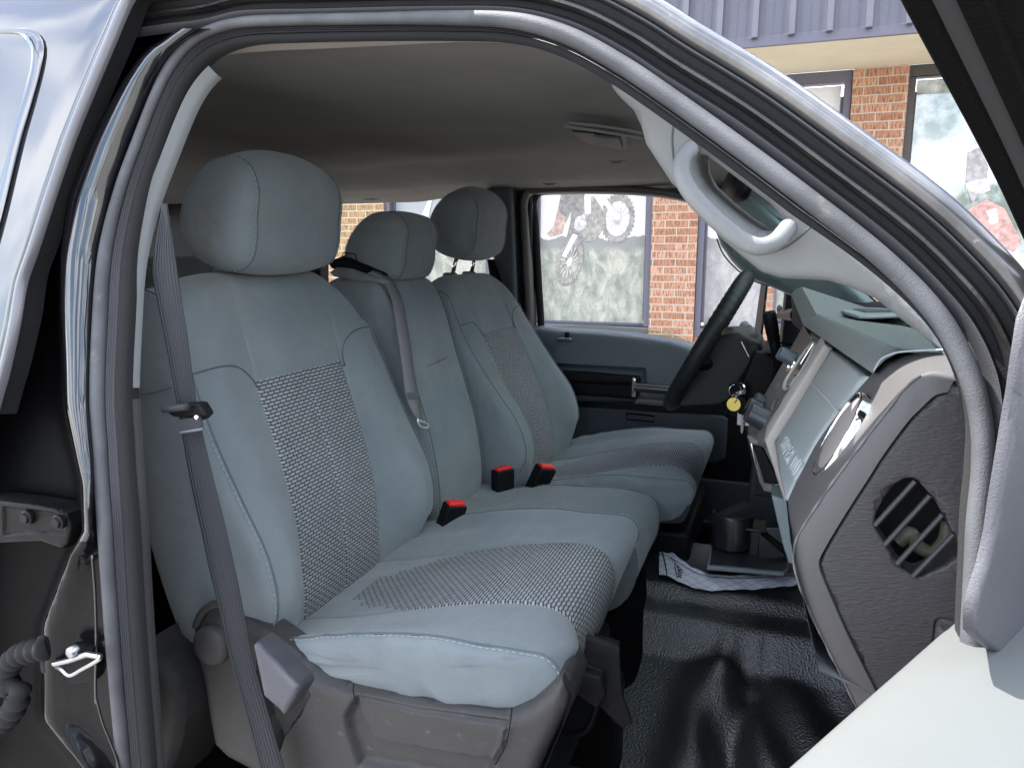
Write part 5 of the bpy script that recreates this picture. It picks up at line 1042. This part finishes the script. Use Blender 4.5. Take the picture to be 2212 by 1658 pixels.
c_ = ov_.mean(0); m.grid([ov_, ov_*.97+c_*.03+sn*.004, ov_*.85+c_*.15+sn*.004, ov_*.8+c_*.2], cv=True); mk('stack_bezel_ring', m, mat('pale_oval_bezel', (.50, .53, .50), .3), stk, smooth=60)
m = MB(); m.prism([p for p in (ov_*.82+c_*.18)], sn*.001); mk('stack_display', m, mat('stack_display', (.10, .085, .08), .15), stk, smooth=0)
m = MB(); m.tube([PP(1757, 742, sp0+sn*.006, sn), PP(1730, 785, sp0+sn*.006, sn)], .0030, 8); m.tube([PP(1700, 836, sp0+sn*.006, sn), PP(1718, 812, sp0+sn*.006, sn)], .003, 8, mat=0); mk('stack_trim_bar', m, M['chrome'], stk, smooth=60)
for (u, v, r, h, mt) in ((1706, 768, .014, .030, 'steelblue'), (1643, 898, .021, .034, 'knob'), (1634, 876, .015, .026, 'knob'), (1642, 858, .011, .018, 'knob')):
    if mt not in M: M[mt] = mat('blue_grey_knob', (.09, .12, .14), .35) if mt == 'steelblue' else mat('dark_slate_knob', (.035, .042, .052), .35)
    m = MB(); c_ = PP(u+8, v+8, sp0, sn); m.lathe(c_, sn, [(r*1.12, 0), (r*1.08, .004), (r, .006), (r*.97, h*.9), (r*.88, h), (0, h)], 28); kb = mk('control_knob', m, M[mt], stk, smooth=45)
    m = MB(); m.box(c_+sn*(h+.001), (.004, .003, r*1.5), M=np.stack([sn, np.cross(gup, sn), gup], 1)); mk('knob_ridge', m, M[mt], kb, bevel=.001)
m = MB(); m.lathe(PP(1712, 790, sp0, sn), sn, [(.016, .002), (.015, .005), (.012, .005), (.011, .002)], 28); mk('knob_ring', m, M['chrome'], stk, smooth=60)
for (u, v, w_, h_) in ((1678, 873, .020, .016), (1745, 748, .026, .020), (1735, 765, .008, .018), (1676, 838, .012, .018)):
    m = MB(); m.box(PP(u, v, sp0+sn*.002, sn), (.005, w_, h_), M=np.stack([sn, np.cross(gup, sn), gup], 1)); mk('stack_button', m, mat('stack_button', (.13, .10, .095), .3), stk, bevel=.001)
# lower cubby with its dark opening
m = MB(); relief(m, [(1614, 940), (1640, 952), (1655, 956), (1700, 1062), (1696, 1072), (1650, 1060), (1640, 1040)], (0, 1.42, 0), unit([-.35, -1, 0]), er=.005, res=.01, skirt=.10, feats=[([(1624, 958), (1648, 965), (1688, 1045), (1652, 1042)], -.03, .002)]); cb_ = mk('lower_cubby', m, M['stack'], dash, smooth=40)
m = MB(); relief(m, [(1625, 960), (1646, 966), (1684, 1043), (1653, 1040)], Q3(1650, 1000, 1.415)-A([0, 0, 0]), unit([-.35, -1, 0]), er=.002, res=.01, skirt=.005); mk('cubby_opening', m, M['black'], cb_, smooth=0)
m = MB(); m.tube([PP(u, v, Q3(1650, 1000, 1.408), unit([-.35, -1, 0])) for u, v in ((1623, 957), (1632, 1000), (1651, 1043), (1689, 1047))], .0016, 6); mk('cubby_edge', m, M['chrome'], cb_, smooth=60)
m = MB(); relief(m, [(1666, 1068), (1700, 1078), (1714, 1100), (1722, 1216), (1704, 1216), (1692, 1180)], (0, 1.34, 0), (0, -1, 0), er=.004, res=.01, skirt=.12); mk('under_dash_panel', m, mat('pale_blue_grey_plastic', (.21, .26, .28), .5), dash, smooth=50)
# end of the dashboard
C1 = [(2052, 762, .80), (1985, 764, .82), (1922, 776, .84), (1884, 808, .84), (1846, 850, .84), (1814, 888, .84), (1766, 954, .84), (1732, 1018, .84), (1702, 1082, .84)]
C2 = [(2058, 802, .722), (2010, 803, .722), (1978, 818, .722), (1950, 845, .72), (1920, 883, .72), (1883, 930, .72), (1830, 1000, .72), (1787, 1059, .72), (1730, 1145, .72)]
c1 = [PY(*p) for p in C1]; c2 = [PY(*p) for p in C2]
low2 = [PY(u, v, .72) for u, v in ((1716, 1180), (1714, 1215), (1728, 1268), (1760, 1345), (1800, 1425), (1848, 1523), (1900, 1630), (1950, 1730))]
c1 += [p+A([-.002+.012*min(k, 2), .11, 0]) for k, p in enumerate(low2)]; c2 += low2
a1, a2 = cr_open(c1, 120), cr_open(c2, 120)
G = []
for p, q in zip(a1, a2):
    d = unit(q-p); G.append([p+A([.02, 0, 0]), p+A([.003, 0, 0]), p, lerp(p, q, .3), lerp(p, q, .6), lerp(p, q, .88), q+A([-.0, .004, 0]), q+A([.001, .0005, 0]), q+A([.004, -.001, 0])])
C3px = [(2046, 846), (2020, 853), (1990, 880), (1965, 905), (1931, 949), (1900, 993), (1875, 1033), (1838, 1090), (1802, 1148), (1778, 1190), (1768, 1215), (1778, 1249), (1804, 1310), (1832, 1373), (1862, 1434), (1890, 1489), (1940, 1600), (1980, 1700)]
c3 = cr_open([PY(u, v, .715) for u, v in C3px], 120)
for g_, r in zip(G, c3): g_ += [lerp(g_[-1], r, .5)+A([0, -.002, 0]), r+A([0, -.001, 0]), r+A([.002, .006, 0])]
m = MB(); m.grid(G); rim_ = mk('dash_end_rim', m, M['dashdark'], dash, smooth=60)
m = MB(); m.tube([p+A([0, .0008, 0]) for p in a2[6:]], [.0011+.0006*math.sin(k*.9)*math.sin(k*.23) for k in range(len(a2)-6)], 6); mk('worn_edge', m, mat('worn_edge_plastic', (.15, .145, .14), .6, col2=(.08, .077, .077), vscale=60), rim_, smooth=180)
opx = C3px+[(2050, 1800), (2250, 1700), (2250, 853), (2120, 850)]
opx = [(u+3, v+1) for u, v in opx]
vh = [(1971, 1033), (1986, 1041), (2017, 1076), (2040, 1114), (2063, 1161), (2075, 1188), (2071, 1203), (2044, 1222), (1990, 1245), (1975, 1245), (1948, 1226), (1925, 1192), (1898, 1149), (1889, 1130), (1894, 1107), (1909, 1076), (1936, 1045), (1955, 1034)]
M['dashgrain2'] = M['dashgrain']
m = MB(); relief(m, opx, (0, .7165, 0), (0, -1, 0), holes=[vh], er=.003, res=.010, skirt=.03, feats=[([(2012, 1390), (2017, 1340), (2028, 1331), (2110, 1344), (2110, 1420), (2012, 1420)], -.003, .002), ([(2018, 1390), (2022, 1346), (2031, 1338), (2110, 1350), (2110, 1420), (2018, 1420)], .0028, .002)]); ecap = mk('dash_end_cap', m, M['dashgrain'], dash, smooth=50)
for (u0, v0, u1, v1) in ((1890, 1134, 1977, 1039), (1911, 1176, 2009, 1070), (1938, 1217, 2036, 1111), (1972, 1244, 2060, 1153)):
    m = MB(); m.tube([PY(u0, v0, .7165), PY(u1, v1, .7165)], .0023, 10, flat=1.5, nrm=(0, -1, 0)); mk('vent_louvre', m, mat('louvre_plastic', (.035, .034, .036), .5, spec=.3), ecap, smooth=60)
m = MB(); m.box(PY(1985, 1140, .82), (.13, .10, .13)); bx = mk('vent_cavity', m, M['black'], ecap, smooth=0)
m = MB(); m.tube(cr_open([PY(u, v, .765) for u, v in ((1940, 1170), (1965, 1150), (1985, 1180), (2015, 1192), (2040, 1170), (2050, 1130))], 30), .007, 10); mk('vent_duct', m, mat('olive_duct', (.12, .115, .08), .5), ecap, smooth=60)
# chrome-ringed vent on the face
vc = PY(1825, 943, .788); e1 = unit(PY(1879, 853, .795)-PY(1772, 1033, .795)); e2 = unit(A([0.06, -1, 0.0])-e1*np.dot([0.06, -1, 0.0], e1)); vn = np.cross(e1, e2); vn = vn if vn[0] < 0 else -vn
rr_ = np.linalg.norm(PY(1879, 853, .79)-PY(1772, 1033, .79))/2; vc = (PY(1879, 853, .79)+PY(1772, 1033, .79))/2+vn*.004
def vring(r, h, sx=.78): return [vc+e1*r*math.cos(q)+e2*r*sx*math.sin(q)+vn*h for q in np.linspace(0, 2*math.pi, 64, endpoint=False)]
m = MB(); m.grid([vring(rr_*1.0, -.006), vring(rr_*1.0, .003), vring(rr_*.97, .005), vring(rr_*.93, .005), vring(rr_*.90, .002), vring(rr_*.88, -.004)], cv=True); vr = mk('vent_ring', m, M['chrome'], dash, smooth=60)
m = MB(); m.grid([vring(rr_*.89, -.003), vring(rr_*.84, .003), vring(rr_*.7, .005), vring(rr_*.35, .007), vring(rr_*.01, .0075)], cv=True); mk('vent_barrel', m, mat('vent_barrel_grey', (.20, .185, .175), .5), vr, smooth=60)
# ------------------------------------------------------------------ steering wheel and column
sw = thing('steering_wheel', 'black leather steering wheel seen nearly edge on', 'steering wheel', (-.17, 1.93, -.225))
wc = A([-.172, 1.93, -.228]); wu = unit(A([.168, 0, .321])); wn = unit(np.cross([0, 1, 0], wu)); wn = wn if wn[0] < 0 else -wn; WR = .180
P_ = []; rr2 = []
for k in range(200):
    a = 2*math.pi*k/200; P_.append(wc+wu*WR*math.cos(a)+A([0, 1, 0])*WR*math.sin(a)); 
    rr2.append(.0205+(.0007*math.sin(k*2*math.pi/200*58) if (math.cos(a) > .15 and math.cos(a) < .93) else 0))
m = MB(); m.tube(P_, rr2, 16, closed=True); mk('rim', m, M['leather'], sw, smooth=180)
for sgn in (-1, 1):
    m = MB(); m.tube(cr_open([wc+A([0, sgn*WR*.95, 0])-wu*.03, wc+A([0, sgn*.12, 0])-wu*.035-wn*.02, wc+A([0, sgn*.06, 0])-wu*.03-wn*.035], 14), [.012]*5+[.016]*9, 12); mk('spoke', m, M['black'], sw, smooth=180)
def hubp(px, y0, y1, nm, parent, mt, bev=.012):
    m = MB(); P0 = [PY(u, v, (y0+y1)/2) for u, v in px]; e = (y1-y0)/2
    m.prism([p+A([0, -e, 0]) for p in P0], (0, 2*e, 0)); return mk(nm, m, mt, parent, bevel=bev, seg=4, smooth=40)
hubp([(1556, 715), (1600, 710), (1642, 728), (1650, 742), (1612, 800), (1585, 850), (1560, 862), (1478, 866), (1470, 850), (1530, 760)], 1.83, 2.03, 'airbag_hub', sw, mat('hub_black', (.012, .014, .015), .45, spec=.28, bump=.4, bscale=330), .014)
hubp([(1568, 722), (1630, 718), (1652, 742), (1640, 770), (1625, 800), (1560, 780), (1560, 745)], 1.86, 2.0, 'hub_cover', sw, M['black'], .010)
col = hubp([(1632, 742), (1672, 752), (1694, 770), (1692, 830), (1668, 905), (1650, 912), (1572, 876), (1580, 855), (1610, 800)], 1.80, 2.06, 'column_shroud', sw, M['black'], .012)
m = MB(); m.tube([PY(1602, 738, 1.80), PY(1618, 770, 1.80)], .003, 8); mk('column_gap', m, M['chrome'], col, smooth=60)
m = MB(); m.lathe(PY(1585, 862, 1.80), (.0, -1, 0), [(.002, 0), (.006, .003), (.003, .012), (0, .012)], 12); mk('tilt_lever', m, M['steel'], col, smooth=60)
m = MB(); m.tube([PY(1652, 770, 1.9), PY(1634, 735, 2.0), PY(1612, 708, 2.08)], [.010, .012, .0115], 16); stalk = mk('wiper_stalk', m, mat('grey_stalk', (.09, .10, .11), .4), sw, smooth=60)
m = MB(); m.tube([PY(1616, 712, 2.07), PY(1608, 703, 2.1)], .0135, 16); mk('stalk_knob', m, mat('light_grey_stalk_knob', (.26, .26, .26), .35), stalk, smooth=50)
# gear lever
gl = thing('gear_lever', 'black column shift lever with a fat cylindrical grip', 'gear lever', tuple(PY(1682, 800, 1.72)))
m = MB(); a, b = PY(1661, 674, 1.70), PY(1672, 735, 1.71); ax = unit(a-b); L_ = np.linalg.norm(a-b); m.lathe(b, ax, [(.0, -.004), (.0125, -.003), (.0135, .004), (.0135, L_*.25), (.0142, L_*.27), (.0145, L_*.8), (.0140, L_*.97), (.0125, L_), (.0115, L_), (.0110, L_-.001), (0, L_-.001)], 32); mk('grip', m, M['black'], gl, smooth=40)
m = MB(); m.tube(cr_open([b, PY(1677, 760, 1.715), PY(1682, 785, 1.73), PY(1674, 830, 1.76), PY(1655, 870, 1.78)], 30), [.0115]*8+[.011]*22, 16); mk('lever_arm', m, M['black'], gl, smooth=180)
# dark recess around the column
m = MB(); m.grid([[PY(1655, 735, 1.86), PY(1672, 735, 1.66)], [PY(1700, 745, 1.86), PY(1718, 745, 1.60)], [PY(1690, 800, 1.84), PY(1690, 800, 1.56)], [PY(1640, 905, 1.8), PY(1650, 900, 1.54)]]); mk('column_surround', m, M['black'], dash, smooth=60)
# ignition lock, keys, white plate
ky = thing('key_ring', 'bunch of keys with a yellow brass tag hanging from the ignition lock', 'keys', tuple(PY(1590, 845, 1.77)))
m = MB(); m.lathe(PY(1598, 840, 1.775), (-.4, -1, 0), [(.017, -.01), (.017, .004), (.014, .006), (.013, .003), (0, .003)], 28); mk('ignition_lock', m, M['chrome'], sw, smooth=50)
m = MB(); m.lathe(PY(1590, 836, 1.765), (-.5, -1, .1), [(.0, 0), (.011, 0), (.012, .01), (.0, .012)], 20); mk('key_head', m, M['black'], ky, smooth=50)
def ringp(c, r, n1, n2): return [c+n1*r*math.cos(q)+n2*r*math.sin(q) for q in np.linspace(0, 2*math.pi, 36, endpoint=False)]
m = MB(); m.tube(ringp(PY(1588, 843, 1.757), .014, unit([1, .35, 0]), A([0, 0, 1.])), .0011, 8, closed=True); mk('split_ring', m, M['chrome'], ky, smooth=180)
m = MB(); m.tube(ringp(PY(1585, 861, 1.752), .009, unit([.6, -.8, 0]), A([0, 0, 1.])), .0010, 8, closed=True); mk('split_ring', m, M['chrome'], ky, smooth=180)
m = MB(); c = PY(1585, 873, 1.752); m.lathe(c, (-.15, -1, .1), [(0, .001), (.0155, .001), (.0165, .0), (.0155, -.001), (0, -.001)], 32); mk('brass_tag', m, M['brass'], ky, smooth=40)
m = MB(); m.prism([PY(u, v, 1.76) for u, v in ((1595, 856), (1610, 858), (1615, 870), (1614, 890), (1606, 898), (1594, 893), (1590, 876))], (0, .008, 0)); mk('key_fob', m, M['black'], ky, bevel=.003)
m = MB(); m.prism([PY(u, v, 1.762) for u, v in ((1600, 897), (1605, 897), (1606, 925), (1603, 937), (1600, 932))], (0, .002, 0)); mk('key_blade', m, M['steel'], ky, smooth=0)
m = MB(); m.prism([PY(u, v, 1.775) for u, v in ((1594, 866), (1626, 868), (1624, 921), (1592, 917))], (0, .003, 0)); wp = tag(mk('metal_plate', m, M['white'], smooth=0, bevel=.001), 'small white metal plate with a screw hole hanging behind the keys', 'metal plate')
m = MB(); m.lathe(PY(1607, 914, 1.774), (0, -1, 0), [(0, .001), (.002, .001), (.0024, 0)], 12); mk('screw_hole', m, M['black'], wp, smooth=0)
# ------------------------------------------------------------------ cup holder on its tray
cu = thing('cup_holder', 'black plastic cup holder clipped on a small grey tray by the tunnel', 'cup holder', tuple(PY(1600, 1225, 1.6)))
zt = -.690; M['cup'] = mat('satin_black_cup_plastic', (.018, .018, .019), .33, spec=.5)
m = MB(); TPX = [(1527, 1222), (1538, 1150), (1560, 1135), (1700, 1140), (1706, 1228), (1694, 1236)]
tp_ = [PZ(u, v, zt) for u, v in TPX]; m.prism(tp_, (0, 0, -.010)); try_ = mk('tray', m, mat('grey_tray', (.20, .24, .25), .45), cu, bevel=.003, seg=3)
ctr_ = A([sum(p[k] for p in tp_)/6 for k in range(3)]); m = MB(); m.prism([ctr_+(p-ctr_)*.94+A([0, 0, .0012]) for p in tp_], (0, 0, -.004)); mk('tray_liner', m, mat('dark_tray_liner', (.03, .035, .04), .4), try_, bevel=.001)
cc_ = PZ(1579, 1185, zt); cc_[2] = zt; rc = .0460; top = .060
m = MB(); e = R(200)
m.lathe(cc_, (0, 0, 1), [(.028, .004), (rc-.002, .004), (rc, .008), (rc+.001, top), (rc-.001, top+.003), (rc-.005, top+.002), (rc-.006, top-.002), (rc-.007, .010), (.028, .008)], 60, a0=R(150), a1=R(395), ref=[0, 1, 0]); mk('cup_wall', m, M['cup'], cu, smooth=40)
m = MB(); m.lathe(cc_, (0, 0, 1), [(rc-.001, .012), (rc+.001, top+.026), (rc-.001, top+.030), (rc-.005, top+.029), (rc-.006, top+.018), (rc-.006, .012)], 50, a0=R(-10), a1=R(180), ref=[0, 1, 0]); mk('cup_arm', m, M['cup'], cu, smooth=40)
m = MB(); m.lathe(cc_, (0, 0, 1), [(0, .006), (.036, .006)], 40); mk('cup_floor', m, mat('cup_floor_dark', (.03, .03, .033), .35), cu, smooth=0)
m = MB(); c = cc_+A([.052, -.010, 0]); m.box(c+A([0, .012, top+.004]), (.046, .070, .006)); m.box(c+A([.0, .0, top/2]), (.020, .026, top)); mk('clamp_block', m, M['cup'], cu, bevel=.002)
m = MB(); m.tube([c+A([-.010, -.015, .002]), c+A([-.010, -.015, top])], .0016, 8); mk('clamp_pin', m, M['blackm'], cu, smooth=60)
m = MB(); a, b = c+A([.012, .02, top-.005]), c+A([.075, -.005, .006]); m.prism([a, a+A([0, 0, -.016]), b+A([0, 0, -.006]), b+A([.006, 0, .006])], (0, .012, 0)); mk('hinge_arm', m, M['black'], cu, bevel=.001)
# ------------------------------------------------------------------ paper mat over the tunnel
pmt = thing('paper_floor_mat', 'crumpled white printed paper mat lying behind the black rubber tunnel', 'paper mat', tuple(PZ(1560, 1255, -.725)))
near = [(1424, 1240), (1440, 1243), (1458, 1250), (1480, 1262), (1510, 1272), (1560, 1274), (1620, 1272), (1680, 1268), (1722, 1262)]
far = [(1424, 1186), (1436, 1188), (1455, 1198), (1478, 1214), (1500, 1230), (1530, 1240), (1580, 1245), (1650, 1243), (1722, 1240)]
na, fa = cr_open([PZ(u, v, -.7265) for u, v in near], 70), cr_open([PZ(u, v, -.7265) for u, v in far], 70)
G = []; UVm = []
for i, (p, q) in enumerate(zip(na, fa)):
    G.append([lerp(p, q, t)+A([0, 0, .002*math.sin(i*.5+t*4)*math.sin(i*.17)+.003*t]) for t in np.linspace(0, 1, 8)]); UVm.append([(i/69., t) for t in np.linspace(0, 1, 8)])
m_, t_, b_ = principled('printed_paper'); b_.inputs['Roughness'].default_value = .6
tcx = N(t_, 'ShaderNodeTexCoord'); mpx = N(t_, 'ShaderNodeMapping'); mpx.inputs['Rotation'].default_value = (0, 0, .7); t_.links.new(tcx.outputs['Object'], mpx.inputs[0]); bx_ = N(t_, 'ShaderNodeTexBrick'); bx_.offset = 0; bx_.inputs['Scale'].default_value = 1; bx_.inputs['Brick Width'].default_value = .022; bx_.inputs['Row Height'].default_value = .022; bx_.inputs['Mortar Size'].default_value = .0007
bx_.inputs['Color1'].default_value = (.80, .80, .92, 1); bx_.inputs['Color2'].default_value = (.84, .84, .92, 1); bx_.inputs['Mortar'].default_value = (.35, .35, .42, 1); t_.links.new(mpx.outputs[0], bx_.inputs[0]); t_.links.new(bx_.outputs[0], b_.inputs['Base Color'])
m = MB(); m.grid(G); mk('paper_sheet', m, m_, pmt, smooth=60)
m = MB(); m.tube([lerp(p, q, .72)+A([0, 0, .005]) for p, q in zip(na, fa)], .0008, 5); mk('printed_border', m, M['seam'], pmt, smooth=60)
m = MB(); m.tube([PZ(u, v, -.7225) for u, v in ((1430, 1190), (1436, 1212), (1441, 1240))], .0014, 5); mk('printed_stripe', m, M['black'], pmt, smooth=60)
def stroke(pts, w, z=-.7215): m = MB(); m.tube(cr_open([PZ(u, v, z) for u, v in pts], 40), w, 5, flat=.3); return m
fp = lambda X, Y: ((2080+X/5.773)*.679, (1720+Y/5.775)*.679)
for pts, w in (([(300, 310), (360, 350), (410, 400), (385, 430), (400, 520), (420, 600), (440, 670)], .0011), ([(405, 420), (440, 440), (420, 480), (470, 470), (430, 530), (500, 500), (440, 570), (530, 520)], .0010), ([(450, 560), (540, 570), (440, 610), (510, 620), (450, 650), (505, 660), (480, 685)], .0010)):
    mk('printed_script', stroke([fp(*p) for p in pts], w), M['black'], pmt, smooth=60)
text_mesh('glove_lettering', 'thor', .05, PY(2086, 414, FY+.086), PY(2105, 420, FY+.086)-PY(2086, 414, FY+.086), [.1, 0, 1], mat('glove_print', (.62, .60, .42), .6), bld, .0004, fitw=True)
